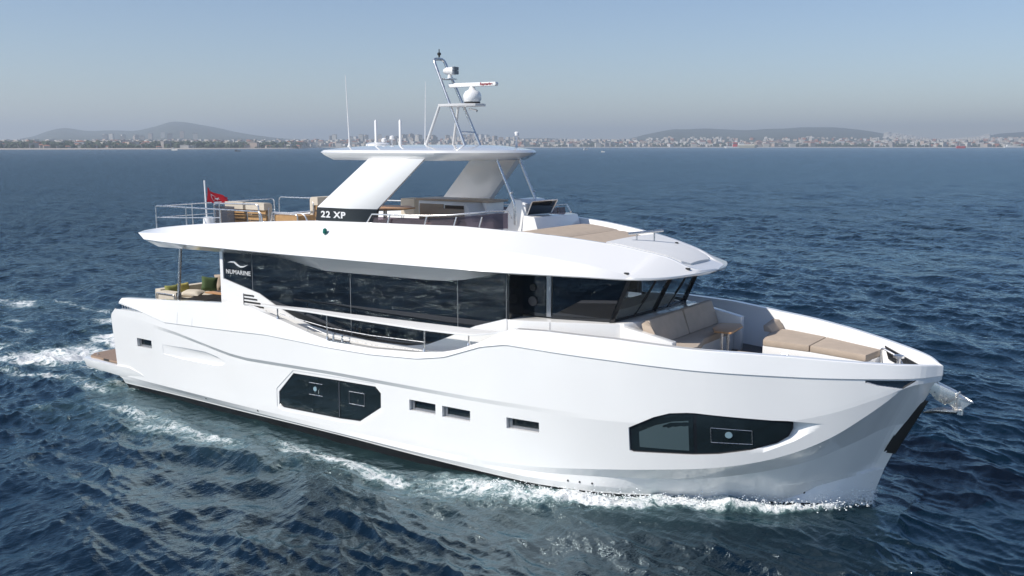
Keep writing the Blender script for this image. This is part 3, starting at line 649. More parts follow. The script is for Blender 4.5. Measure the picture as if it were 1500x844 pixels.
# arch legs
for s in (-1, 1):
    B0 = [(7.70, s*2.42), (8.80, s*2.44), (9.40, s*2.22), (9.36, s*2.10), (7.80, s*2.10)]
    Bm = [(7.74, s*2.405, 5.33), (8.86, s*2.42, 5.33), (9.45, s*2.20, 5.33), (9.40, s*2.08, 5.33), (7.84, s*2.09, 5.33)]
    T0 = [(9.05, s*2.02, 6.46), (10.12, s*2.03, 6.46), (10.62, s*1.93, 6.46), (10.55, s*1.78, 6.46), (9.1, s*1.80, 6.46)]
    leg = loft_poly('arch_leg', Bm, T0, WHITE, Y, .01)
    bd = loft_poly('name_band', [(x + .005, y, 5.02) for x, y in B0], [(x, y, z) for x, y, z in Bm], BLACK, leg)
    loft_poly('arch_foot', [(x - .12 if i in (0, 4) else x + .18, y + s*.20 if i < 2 else y, 4.60) for i, (x, y) in enumerate(B0)], [(x + .005, y, 5.02) for x, y in B0], WHITE, leg, .01)
M_ = face_frame((8.22, -2.422, 5.185), (1.1, -.02, 0), (.0, 0.0, 1))
text_mesh('name_text', '22 XP', .20, face_frame((8.29, -2.434, 5.17), (1.12, -.015, 0), (.0, .03, 1)), mat('name_white', (.75, .75, .76), .4), Y, .004, 1.45, .006, 1.12)
# hardtop
out = [(7.26, 1.2), (7.30, 1.80), (7.50, 1.95), (8.6, 1.99), (10.2, 2.0), (10.9, 1.90), (11.12, 1.70), (11.55, 1.1), (11.78, .45), (11.82, 0)]
outl = [(x, -y) for x, y in out] + out[::-1][1:]
outl = [(7.22, 0.0)] + outl
b = bmesh.new(); rr = []
cx = 9.6
def ringh(insx, insy, z, zc=0):
    return [b.verts.new((cx + (x - cx) * (1 - insx / 2.2), y * (1 - insy / 2.0), z + zc * (1 - (y / 2.0) ** 2))) for x, y in outl]
spec = [(.45, .30, 6.415, 0), (.28, .10, 6.42, 0), (.06, .0, 6.53, 0), (-.01, -.02, 6.59, 0), (.04, .04, 6.645, 0), (.30, .25, 6.69, .0), (.7, .7, 6.735, .02), (1.6, 1.4, 6.775, .0)]
for sp_ in spec: rr.append(ringh(*sp_))
n = len(outl)
for a, c in zip(rr, rr[1:]):
    for k in range(n): b.faces.new((a[k], a[(k+1) % n], c[(k+1) % n], c[k]))
b.faces.new(rr[0]); b.faces.new(rr[-1]); bmesh.ops.recalc_face_normals(b, faces=b.faces[:])
ht = obj('hardtop', b, WHITE, Y, sharp=28)
box('hardtop_light', 7.50, 7.56, -1.80, -1.76, 6.55, 6.58, RUBBER, ht, .005)
for s in (-1, 1): 
    pp = tube('hardtop_post', [(11.50, s*.45, 6.46), (12.0, s*.45, 5.45), (12.02, s*.45, 4.98)], .032, STEEL, Y, 10, .1)
    tube('grab_handle', [(11.88, s*.45, 5.68), (11.99, s*.45 - .05, 5.72)], .016, STEEL, pp, 6)
# mast
mr = .035
mast = tube('mast', [(10.50, -.30, 6.72), (9.48, -.20, 8.78), (9.47, .20, 8.80), (10.50, .30, 6.72)], mr, STEEL, Y, 10, .12)
tube('brace', [(10.34, -.28, 7.06), (10.34, .28, 7.06)], .022, STEEL, mast)
PAINT = mat('painted_grey', (.55, .55, .55), .35)
for s in (-1, 1): tube('brace', [(9.48, s*.52, 6.72), (9.78, s*.36, 7.66)], .034, PAINT, mast, 10)
prism_z('radar_shelf', [(9.74, -.36), (10.4, -.33), (10.72, -.2), (10.82, 0), (10.72, .2), (10.4, .33), (9.74, .36)], 7.66, 7.72, PAINT, mast, .01)
prism_z('light_shelf', [(9.60, -.16), (9.92, -.16), (9.98, 0), (9.92, .16), (9.60, .16)], 8.30, 8.325, STEEL, mast)
rb = lathe('radar', [(.17, 0), (.19, .02), (.19, .04)], (10.48, 0, 7.72), RUBBER, Y, 20)
lathe('radome', [(.18, .04), (.215, .10), (.215, .20), (.17, .28), (.09, .32), (.05, .40)], (10.48, 0, 7.72), WHITE, rb, 24)
bar = prism_y('radar_arm', [(9.80, 8.11), (11.18, 8.11), (11.20, 8.16), (11.18, 8.20), (9.82, 8.21), (9.78, 8.16)], -.055, .055, WHITE, rb, .012)
text_mesh('radar_text', 'Raymarine', .085, face_frame((10.93, -.058, 8.158), (1, 0, 0), (0, 0, 1)), REDTXT, rb, .002, 1.0, .003)
sl = lathe('searchlight', [(.06, 0), (.05, .06), (.045, .10)], (9.82, 0, 8.325), WHITE, Y, 14)
b = bmesh.new(); tube_bm(b, rounded([(9.66, 0, 8.50), (9.76, 0, 8.50), (9.97, 0, 8.50)], .02), [.06, .09, .09, .09, .09, .09, .10][:len(rounded([(9.66,0,8.5),(9.76,0,8.5),(9.97,0,8.5)], .02))], 14); obj('lamp_body', b, WHITE, sl, sharp=40)
for z in (8.455, 8.545): box('lens', 9.96, 10.02, -.085, .085, z - .04, z + .04, mat('lens_grey', (.10, .12, .15), .1), sl, .008)
hn = tube('horn', [(10.35, .05, 7.60), (10.55, .0, 7.58), (10.62, 0, 7.55)], [.02, .02, .03], STEEL, Y, 8)
lathe('masthead_light', [(.02, 0), (.02, .04), (.045, .06), (.045, .10), (.01, .12)], (9.50, 0, 8.83), RUBBER, Y, 12)
tube('wind_sensor', [(9.50, .0, 8.95), (9.50, 0, 9.02)], .012, RUBBER, Y, 6)
def whip(x, y, z1, r0, r1, lean, nm='whip_antenna'):
    a = lathe(nm, [(.05, 0), (.05, .02), (.025, .05), (.02, .12)], (x, y, 6.72), WHITE2, Y, 10)
    tube('rod', [(x, y, 6.8), (x + lean, y, z1)], [r0, r1], FLAGW, a, 6)
whip(7.46, -1.0, 8.44, .016, .008, -.08); whip(8.02, 1.2, 8.38, .014, .006, .04)
for x, y in ((7.60, -.2), (8.23, 0)): lathe('short_antenna', [(.045, 0), (.045, .10), (.033, .13), (.033, .62), (.01, .65)], (x, y, 6.74), FLAGW, Y, 12)
for x, y, h in ((7.95, 0, .18), (7.78, -.1, .12), (11.15, .85, .26)): lathe('gps_antenna', [(.05, 0), (.022, .02), (.022, h), (.065, h + .03), (.06, h + .10), (.02, h + .12)], (x, y, 6.70), FLAGW, Y, 14)
lathe('satellite_base', [(.30, 0), (.30, .05), (.22, .085), (.05, .095)], (7.75, -.3, 6.74), WHITE, Y, 24)

# --- flybridge rails
def rail(name, path, posts, r, parent, foot=FLOOR):
    o = tube(name, path, r, STEEL, parent, 8, .10)
    for x, y, zt, zb in posts: tube('stanchion', [(x, y, zb), (x, y, zt)], .016, STEEL, o, 8)
    return o
a1 = rail('aft_rail', [(5.80, -2.38, 4.86), (5.74, -2.38, 5.14), (1.9, -2.22, 5.13), (1.14, -2.12, 5.11), (1.10, 0, 5.12), (1.10, 2.12, 5.13), (1.10, 2.15, 4.6)],
     [(1.14, -2.12, 5.11, 4.44), (2.65, -2.26, 5.13, 4.58), (4.15, -2.33, 5.13, 4.72), (1.10, -.9, 5.12, 4.3), (1.10, .8, 5.12, 4.3)], .019, Y)
tube('mid_rail', [(4.15, -2.33, 4.93), (2.65, -2.26, 4.86), (1.14, -2.12, 4.80), (1.10, 2.12, 4.80)], .012, STEEL, a1, 6, .05)
rail('port_rail', [(1.30, 2.15, 4.55), (1.32, 2.15, 5.18), (7.6, 2.32, 5.22), (7.7, 2.32, 5.0)], [(3.0, 2.18, 5.2, 4.5), (4.6, 2.22, 5.2, 4.6), (6.2, 2.3, 5.2, 4.7)], .019, Y)
a2 = rail('stair_rail', [(3.25, -1.8, 4.4), (3.22, -1.8, 5.24), (4.98, -1.8, 5.27), (5.06, -1.8, 4.5)], [(3.45, -1.8, 5.24, 4.4)], .020, Y)
b = bmesh.new(); bx(b, 3.28, 4.02, -1.79, -1.775, 4.45, 5.18); obj('smoked_panel', b, SMOKED2, a2)
b = bmesh.new(); bx(b, 2.2, 3.2, -.3, -.285, 4.40, 5.05); pn = obj('smoked_panel', b, SMOKED2, a2)
rail('side_rail', [(6.1, -2.38, 4.9), (6.14, -2.38, 5.15), (7.25, -2.36, 5.16), (7.38, -2.36, 4.95)], [], .019, Y)
# starboard / port smoked side screens with rails
pth = [(9.42, 2.32), (10.3, 2.30), (11.0, 2.20), (11.5, 2.06), (11.95, 1.84), (12.25, 1.60), (12.42, 1.30)]
for s in (-1, 1):
    if s == 1: pth = pth[:-2]
    zt_ = [5.17, 5.18, 5.19, 5.22, 5.27, 5.31, 5.31]; b = bmesh.new(); fr = []
    for (x, y), zt in zip(pth, zt_):
        fr.append([b.verts.new((x, s*y, 4.98)), b.verts.new((x - .02, s*(y - .03), zt)), b.verts.new((x - .035, s*(y - .04), zt)), b.verts.new((x - .015, s*(y-.015), 4.98))])
    for p, q in zip(fr, fr[1:]):
        for k in range(4): b.faces.new((p[k], p[(k+1) % 4], q[(k+1) % 4], q[k]))
    b.faces.new(fr[0][::-1]); b.faces.new(fr[-1]); bmesh.ops.recalc_face_normals(b, faces=b.faces[:])
    sc = obj('side_screen', b, SMOKED, Y)
    rl = tube('screen_rail', [(9.30, s*2.38, 5.04)] + [(x, s*(y + .02), z + .06) for (x, y), z in zip(pth, zt_)] + [(12.46, s*1.22, 5.2)], .018, STEEL, Y, 8)
    for k in ((0.6, 1.9, 3.2, 4.4) if s == -1 else (0.6, 1.9, 3.2)):
        j = int(k); t = k - j; x = pth[j][0]*(1-t) + pth[j+1][0]*t; y = pth[j][1]*(1-t) + pth[j+1][1]*t
        tube('stanchion', [(x - .05, s*(y + .05), 5.03), (x, s*(y + .02), 5.24)], .017, STEEL, rl, 8)
# front coaming behind the sunpad, helm console with folding screen
loft_poly('front_coaming', [(12.05, -.35, 4.6), (12.62, -.30, 4.6), (12.62, .6, 4.6), (12.50, 1.78, 4.6), (12.0, 1.9, 4.6)], [(12.12, -.28, 5.19), (12.42, -.28, 5.16), (12.42, .6, 5.15), (12.34, 1.72, 5.12), (12.0, 1.86, 5.14)], WHITE, Y, .015)
hc = prism_y('helm_console', [(11.50, FLOOR), (12.12, FLOOR), (12.15, 5.18), (12.12, 5.45), (11.98, 5.53), (11.78, 5.55), (11.50, 5.20)], -.20, .78, WHITE, Y, .02)
loft_poly('folding_screen', [(12.13, -.16, 5.20), (12.15, .78, 5.20), (12.30, .82, 5.50), (12.28, -.18, 5.50)], [(12.15, -.16, 5.195), (12.17, .78, 5.195), (12.32, .82, 5.495), (12.30, -.18, 5.495)], GLASS, hc)
tube('screen_frame', [(12.16, -.18, 5.20), (12.31, -.20, 5.51), (12.33, .84, 5.51), (12.18, .80, 5.20)], .014, STEEL, hc, 6, .03)
# fly seating, bar, table
br = prism_z('wet_bar', [(8.75, .05), (10.85, .05), (10.85, .75), (8.75, .75)], FLOOR, 5.42, WHITE, Y, .02)
prism_z('counter_top', [(8.70, 0), (10.95, 0), (10.95, .80), (8.70, .80)], 5.42, 5.47, mat('counter_brown', (.42, .33, .25), .4), br, .008)
box('bar_panel', 8.80, 9.55, .03, .06, 4.6, 5.34, BEIGE, br, 0)
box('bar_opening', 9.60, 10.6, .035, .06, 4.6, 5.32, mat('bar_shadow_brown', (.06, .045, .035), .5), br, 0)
fs = box('fly_dinette', 8.35, 8.9, -1.95, -.2, FLOOR, 4.85, WHITE2, Y, .02)
box('seat_cushion', 8.3, 9.0, -1.95, -.2, 4.85, 4.97, CREAM, fs, .03); box('back_cushion', 7.9, 8.35, .35, .85, 5.0, 5.42, CREAM, fs, .06); box('back_cushion', 9.3, 10.4, -.15, .02, 4.97, 5.24, BEIGE, fs, .05)
box('seat_cushion', 9.0, 11.0, -.55, .0, 4.80, 4.94, TAUPE, fs, .03)
ft = prism_z('fly_table', [(7.75, -1.2), (8.1, -1.55), (8.9, -1.65), (9.3, -1.3), (9.2, -.6), (8.7, -.2), (8.0, -.25), (7.7, -.6)], 5.25, 5.285, TABLE, Y, .008); lathe('leg', [(.2, 0), (.05, .03), (.05, .87)], (8.5, -.9, FLOOR), STEEL, ft, 12)
hs_ = box('helm_seat', 10.75, 11.15, -.6, .1, FLOOR, 5.0, WHITE2, Y, .03); loft_poly('backrest', [(10.7, -.6, 4.98), (10.95, -.6, 4.98), (10.95, .1, 4.98), (10.7, .1, 4.98)], [(10.62, -.55, 5.42), (10.72, -.55, 5.42), (10.72, .05, 5.42), (10.62, .05, 5.42)], mat('light_grey_vinyl', (.5, .5, .5), .5), hs_, .03)
# brow: sunpad, hood, handrail
bz0 = lambda x: float(uz(x)) - .055
def fly_pad(x0, x1, nm, parent):
    b = bmesh.new(); g = []
    xs = np.linspace(x0, x1, 10)
    for x in xs:
        hw = float(ut(x)) - .25; row = []
        for k in range(9):
            t = k / 8 * 2 - 1; row.append(b.verts.new((x, hw * t, bz0(x) - .04 * (abs(t) ** 8) - (.03 if x in (xs[0], xs[-1]) else 0))))
        g.append(row)
    low = [[b.verts.new((v.co.x, v.co.y, v.co.z - .12)) for v in row] for row in g]
    for G, fl_ in ((g, False), (low, True)):
        for i in range(9):
            for k in range(8):
                q = [G[i][k], G[i+1][k], G[i+1][k+1], G[i][k+1]]; b.faces.new(q[::-1] if fl_ else q)
    for i in range(9):
        b.faces.new((g[i][0], low[i][0], low[i+1][0], g[i+1][0])); b.faces.new((g[i][8], g[i+1][8], low[i+1][8], low[i][8]))
    for k in range(8):
        b.faces.new((g[0][k], g[0][k+1], low[0][k+1], low[0][k])); b.faces.new((g[9][k], low[9][k], low[9][k+1], g[9][k+1]))
    bmesh.ops.recalc_face_normals(b, faces=b.faces[:]); return obj(nm, b, BEIGE, parent, sharp=40)
p1 = fly_pad(12.66, 13.72, 'sun_lounge_cushion', Y); p2 = fly_pad(13.735, 14.68, 'sun_lounge_cushion', Y)
hx = [14.74, 15.1, 15.5, 15.9, 16.2, 16.32]
hp = [(x, -(float(ut(x)) - .16), float(uz(x)) + .005) for x in hx] + [(x, float(ut(x)) - .16, float(uz(x)) + .005) for x in hx[::-1]]
b = bmesh.new(); rows = []
for x in hx:
    hw = float(ut(x)) - .17 - (.15 if x > 16.25 else 0); rows.append([b.verts.new((x, hw * t, float(uz(x)) + .012 + .02 * (1 - t*t) - (.05 if x == hx[0] and 0 else 0))) for t in np.linspace(-1, 1, 9)])
for r0, r1 in zip(rows, rows[1:]):
    for k in range(8): b.faces.new((r0[k], r1[k], r1[k+1], r0[k+1]))
r_ = bmesh.ops.extrude_face_region(b, geom=b.faces[:]); 
for v in [e for e in r_['geom'] if isinstance(e, bmesh.types.BMVert)]: v.co.z -= .10
bmesh.ops.recalc_face_normals(b, faces=b.faces[:]); obj('brow_hatch', b, WHITE2, Y, sharp=30)
gr_ = tube('brow_handrail', [(14.88, -.45, 4.93), (15.32, .30, 4.97)], .03, STEEL, Y, 10)
for t in (.25, .75): 
    x = 14.88 + .44*t; y = -.45 + .75*t; tube('post', [(x, y, 4.70), (x, y, 4.93 + .04*t)], .018, STEEL, gr_, 8)
lathe('horn_button', [(.04, 0), (.04, .02), (.01, .03)], (15.5, .6, 4.68), RUBBER, Y, 8)

# ------------------------------------------------------------------ flag, loose things
staff = tube('flagstaff', [(1.10, -.40, 4.4), (1.05, -.40, 5.76)], .022, FLAGW, Y, 8)
def flag_pt(u, v):                     # u along the fly, v up the hoist
    x = 1.07 + .10*u + .03*math.sin(u*9 + v*2); y = -.37 + .74*u + .0*v; y += .035*math.sin(u*11 + 1.5*v)
    top = 5.56 - .32*u - .05*math.sin(u*3.1); bot = 5.12 - .10*u
    x += .06*math.sin(u*8 + v*3)*u
    return Vector((x, y, bot + (top - bot) * v))
fl_root = empty('flag', (1.07, -.37, 5.34)); tag(fl_root, 'red flag with white crescent and star flying from the staff at the aft rail', 'flag')
def flag_mesh(name, inside, m, lift):
    b = bmesh.new(); N, Mv = 72, 48; vs = {}
    for side in (1, -1):
        for i in range(N):
            for j in range(Mv):
                uc, vc = (i + .5)/N, (j + .5)/Mv
                if not inside(uc, vc): continue
                q = []
                for di, dj in ((0,0), (1,0), (1,1), (0,1)):
                    k = (side, i+di, j+dj)
                    if k not in vs:
                        p = flag_pt((i+di)/N, (j+dj)/Mv); e = .001
                        n = (flag_pt((i+di)/N + e, (j+dj)/Mv) - p).cross(flag_pt((i+di)/N, (j+dj)/Mv + e) - p).normalized()
                        vs[k] = b.verts.new(p + n * lift * side - fl_root.location)
                    q.append(vs[k])
                b.faces.new(q if side == 1 else q[::-1])
    return obj(name, b, m, fl_root, sharp=60)
def star(u, v):
    du, dv = (u*1.5 - .74), (v - .5); r = math.hypot(du, dv); a = math.atan2(dv, du) % (2*math.pi/5); a = min(a, 2*math.pi/5 - a)
    R = .155; rin = R * .382; al = math.pi/5
    # edge between tip (angle 0) and inner vertex (angle 36 deg)
    x, y = r*math.cos(a), r*math.sin(a); x1, y1, x2, y2 = R, 0, rin*math.cos(al), rin*math.sin(al)
    return (x2-x1)*(y-y1) - (y2-y1)*(x-x1) > 0 and r < R
def crescent(u, v): return math.hypot(u*1.5 - .46, v - .5) < .27 and math.hypot(u*1.5 - .53, v - .5) > .215
flag_mesh('cloth', lambda u, v: True, RED, .002); flag_mesh('crescent', crescent, FLAGW, .006); flag_mesh('star', star, FLAGW, .006)
pil('mustard pillow on the aft corner of the cockpit sofa', 'pillow', (.42), .38, (1.15, -1.35, 2.70), (rd(80), 0, rd(95)), YELLOW)
pil('olive green pillow leaning on the transom back cushion behind the steel pole', 'pillow', (.40), .36, (1.12, -1.72, 2.69), (rd(75), 0, rd(80)), mat('olive_pillow', (.20, .21, .06), .85, bump=.2))
pil('plump cream pillow lying flat on the cockpit seat right of the steel pole', 'pillow', .62, .45, (1.62, -1.42, 2.64), (rd(8), 0, rd(20)), CREAM)
pil('dark green pillow standing beside the beige one', 'pillow', .46, .44, (1.35, -.62, 2.78), (rd(75), rd(8), rd(60)), GREEN)
pil('large beige pillow standing between the green pillow and the mustard one', 'pillow', .52, .50, (1.40, -.12, 2.80), (rd(72), rd(-6), rd(55)), mat('sand_pillow', (.42, .34, .27), .85, bump=.25))
pil('mustard pillow nearest the saloon wall', 'pillow', .48, .46, (1.35, .42, 2.80), (rd(72), 0, rd(70)), YELLOW)
def lounge_chair(x, y, rz, label):
    t = empty('lounge_chair', (x, y, FLOOR), rz); tag(t, label, 'chair', 'lounge chairs on the aft flybridge')
    f = tube('frame', [(-.36, -.34, 0), (-.36, -.36, .78), (-.30, -.2, .80), (.30, -.2, .80), (.36, -.36, .78), (.36, -.34, 0)], .018, STEEL, t, 8, .05)
    for k in range(4):
        z = .12 + k*.165; yb = -.385 - .05*k/3; o = box('strap', -.35, .35, yb - .02, yb + .01, z, z + .125, WICKER, t, .006)
    box('seat_cushion', -.35, .35, -.32, .42, .26, .42, CREAM, t, .05)
    loft_poly('back_cushion', [(-.35, -.35, .40), (.35, -.35, .40), (.35, -.2, .40), (-.35, -.2, .40)], [(-.35, -.36, .86), (.35, -.36, .86), (.35, -.20, .88), (-.35, -.20, .88)], CREAM, t, .05)
    box('head_roll', -.36, .36, -.50, -.28, .72, .90, CREAM, t, .07)
    for s in (-1, 1): tube('arm', [(s*.37, .40, .0), (s*.37, .40, .52), (s*.37, -.30, .58)], .018, STEEL, t, 8, .06)
    return t
lounge_chair(3.72, -1.05, 0, 'cream and ochre lounge chair nearest the flag, half behind smoked glass')
lounge_chair(4.55, -1.05, 0, 'cream and ochre lounge chair in the open, second from the flag')
lounge_chair(5.30, -.15, rd(88), 'lounge chair with tall cream back beside the arch leg').scale = (1.12, 1.12, 1.16)
lounge_chair(4.75, .55, rd(100), 'low ochre armchair behind the other lounge chairs at the far rail')
ot = empty('footstool', (5.95, -1.45, FLOOR)); tag(ot, 'low ochre strapped footstool with a steel frame by the side rail', 'stool')
box('strap', -.45, .40, -.3, .3, .40, .64, WICKER, ot, .03); tube('frame', [(-.42, -.31, 0), (-.42, -.31, .68), (.42, -.31, .68), (.42, -.31, 0)], .018, STEEL, ot, 8, .07)
lr = lathe('life_raft', [(.13, 0), (.15, .02), (.15, .16), (.16, .18), (.15, .20), (.15, .34), (.12, .37)], (1.35, -.55, 4.36), WHITE, Y, 18)
# anchor hanging in the stem roller
rol = loft_poly('anchor_roller', [(20.80, -.085, 2.57), (20.98, -.085, 2.53), (21.30, -.07, 2.41), (21.32, -.07, 2.28), (21.14, -.07, 2.15), (20.98, -.08, 2.22), (20.84, -.085, 2.38)], [(20.80, .085, 2.57), (20.98, .085, 2.53), (21.30, .07, 2.41), (21.32, .07, 2.28), (21.14, .07, 2.15), (20.98, .08, 2.22), (20.84, .085, 2.38)], STEEL, Y, .014)
for x, z in ((20.96, 2.36), (21.06, 2.30), (21.16, 2.25)): tube('bolt', [(x, -.095, z), (x, .095, z)], .016, GREYM, rol, 8)
an = empty('anchor', (21.3, 0, 2.25)); tag(an, 'polished steel anchor hanging from the roller at the stem', 'anchor')
prism_y('shank', [(-.20, -.03), (-.02, .15), (.04, .15), (.10, .0), (.12, -.14), (.02, -.20), (-.06, -.12)], -.03, .03, STEEL, an, .006)
def plough(side):
    top = [(-.53, 0, -.305), (-.44, .05, -.25), (-.30, .11, -.205), (-.12, .16, -.18), (.05, .15, -.17), (.12, .06, -.15)]
    keel = [(-.53, 0, -.315), (-.44, 0, -.30), (-.30, 0, -.275), (-.12, 0, -.255), (.05, 0, -.235), (.12, 0, -.20)]
    A = [(x, side * y, z) for x, y, z in top] + keel[::-1][:-1]; B_ = [(x, y, z - .018) for x, y, z in A]
    return loft_poly('fluke', A, B_, STEEL, an)
plough(-1); plough(1)
box('tip_weight', .05, .14, -.05, .05, -.25, -.12, STEEL, an, .015)
tube('roll_bar', [(.0, -.14, -.18), (.03, -.12, .10), (.27, -.03, .0), (.29, 0, -.02), (.27, .03, .0), (.03, .12, .10), (.0, .14, -.18)], .013, STEEL, an, 8, .05)
loft_poly('fluke_web', [(.05, -.06, .10), (.27, -.01, -.01), (.13, -.05, -.14)], [(.05, .06, .10), (.27, .01, -.01), (.13, .05, -.14)], STEEL, an)
tube('chain_link', [(-.02, -.05, .02), (.04, -.06, .12), (.08, -.04, .17)], .014, STEEL, an, 6)
#SEA
# ================================================================== sea
def sea_grid():
    rel = np.concatenate([np.linspace(-180, -106, 20)[:-1], np.linspace(-106, -31, 330)[:-1], np.linspace(-31, 31, 1050), np.linspace(31, 44, 34)[1:], np.linspace(44, 180, 26)[1:-1]])
    base = math.atan2(AHEAD.y, AHEAD.x); ang = base - np.radians(rel)
    v = np.linspace(690, 0, 900)                        # rows spaced by how they foreshorten
    r = 6.75 * FPX / np.maximum(v, 1e-3); r = r[(r > 9) & (r < 900)]
    r = np.concatenate([[0.4, 3, 6, 8.2], r, np.geomspace(920, 24000, 26)])
    return ang, r
ang, rad = sea_grid()
A, R = np.meshgrid(ang, rad); GX = CAM.x + R * np.cos(A); GY = CAM.y + R * np.sin(A)
def wl_np(x): return np.where((x > -.2) & (x < 19.95), wl(np.clip(x, -.2, 19.95)), 0)
cellv = R * R / (6.75 * FPX) * .95 + .004; cell = np.maximum(R * .0011, cellv * .55)
# value-noise helper for foam lumps and patches
def vnoise(x, y, seed=0):
    xi = np.floor(x).astype(np.int64); yi = np.floor(y).astype(np.int64); fx = x - xi; fy = y - yi; fx = fx*fx*(3-2*fx); fy = fy*fy*(3-2*fy)
    def h(a, b_): 
        n_ = (a * 374761393 + b_ * 668265263 + seed * 974634777) & 0x7fffffff; n_ = ((n_ ^ (n_ >> 13)) * 1274126177) & 0x7fffffff; return (n_ ^ (n_ >> 16)) / 0x7fffffff
    return (h(xi, yi)*(1-fx) + h(xi+1, yi)*fx)*(1-fy) + (h(xi, yi+1)*(1-fx) + h(xi+1, yi+1)*fx)*fy
def fbm(x, y, o=4, seed=0):
    t = 0; a = .5
    for i in range(o): t = t + a * vnoise(x, y, seed + i); x = x*2.03 + 5.1; y = y*2.03 + 1.7; a *= .5
    return t / (1 - .5**o)
def waves(X, Yy, cell):
    rng = np.random.default_rng(11); Z = np.zeros_like(X); DX = np.zeros_like(X); DY = np.zeros_like(X)
    main = math.radians(248)
    env = .75 + .35 * np.sin(X * .11 + 1.3 * np.sin(Yy * .07)) * np.sin(Yy * .09 + .8 * np.sin(X * .06))
    gust = .45 + 1.1 * np.clip((fbm(X * .22, Yy * .30, 3, 77) - .28) * 2.0, 0, 1)
    N = 110
    for i in range(N):
        lam = 6.5 * (0.17 / 6.5) ** ((i + rng.random() * .6) / N); k = 2 * math.pi / lam
        spread = .30 + .35 * min(1, i / 60); th = main + rng.normal() * spread
        slope = .030 * (1.0 if lam > 1.3 else 1.7) * (0.6 if lam > 3.5 else 1.0)
        a = slope / k; ph = rng.random() * 6.283
        fade = np.clip((lam / np.maximum(cell, 1e-6) - 1.2) / 1.6, 0, 1); fade = fade * (env if lam < 3 else 1) * (gust if lam < .8 else 1)
        p = k * (X * math.cos(th) + Yy * math.sin(th)) + ph; s = np.sin(p); c = np.cos(p)
        Z += a * fade * c; DX -= .8 * a * fade * s * math.cos(th); DY -= .8 * a * fade * s * math.sin(th)
    return Z, DX, DY
Z, DX, DY = waves(GX, GY, cell)
near = R < 60
d = np.abs(GY) - wl_np(GX)                                # distance outside the hull at the waterline
bowr = np.hypot(GX - 19.9, GY); d = np.where(GX > 19.9, bowr, d)
inx = (GX > -2) & (GX < 20.6)
damp = np.where(inx, np.clip(.25 + d / 3.0, .25, 1), 1.0); Z *= damp; DX *= damp; DY *= damp
aft = np.clip(19.6 - GX, 0, 40)
wob = (fbm(GX*.55, GY*.55, 3, 5) - .5)
# foam band: peels off the bow, drifts outwards going aft
cen = np.interp(aft, [0, 1.5, 3.5, 6, 9, 13, 20], [.10, .30, .40, .62, 1.15, 1.5, 1.9]) + wob * .5
wid = np.interp(aft, [0, 1.5, 3.5, 6, 9, 13, 20], [.16, .30, .42, .78, .80, .95, 1.2])
amp = np.interp(aft, [0, .5, 3, 4.5, 6.2, 8, 11, 16, 20], [.74, .84, .76, .82, .92, .56, .48, .45, .42])
foam = np.where(inx, amp * np.exp(-((d - cen) / wid) ** 2), 0)
hug = np.where(inx & (GX < 19.9), np.interp(aft, [0, 1, 4, 6, 8, 20], [.72, .70, .50, .15, .10, .25]) * np.exp(-(np.maximum(d, 0) / .22) ** 2), 0)
foam = np.maximum(foam, hug); foam = np.where((GX > 19.9), .5 * np.exp(-(bowr / .28) ** 2), foam)
# stern wash
sx = np.clip(-GX, -2, 60); ww = 3.0 + .10 * np.maximum(sx, 0)
patch = np.clip((fbm(GX*.35, GY*.55, 4, 31) - .30) * 3.0, .25, 1.15)
wash = np.where(GX < .8, np.exp(-(np.maximum(np.abs(GY) - ww + 1.0, 0) / 1.0) ** 2) * np.interp(sx, [-1, 1, 8, 20, 50], [.58, .62, .56, .45, .0]) * patch, 0)
edge = np.where(GX < 1.2, .62 * np.exp(-((np.abs(GY) - 3.1 - .10*sx - wob*.8) / .45) ** 2) * np.interp(sx, [-1, 0, 10, 30], [.5, 1, .8, .2]), 0)
brk = np.clip((fbm(GX*.45 + 3, GY*1.7, 5, 41) - .30) * 2.8, .42, 1.0); foam *= np.where(inx, np.interp(aft, [0, 4, 6, 8.5], [.75, .6, .25, 0]) + (1 - np.interp(aft, [0, 4, 6, 8.5], [.75, .6, .25, 0])) * brk, 1)
foam = np.maximum(foam, np.maximum(wash, edge * (.4 + .6 * brk))); foam = np.clip(foam, 0, 1)
lump = (fbm(GX*3.2, GY*3.2, 4, 9) - .45); lump2 = fbm(GX*9, GY*9, 3, 21) - .5
Z += np.where(near, foam * (lump * np.interp(aft, [0, 7, 10], [.42, .38, .24]) + lump2 * .04), 0)
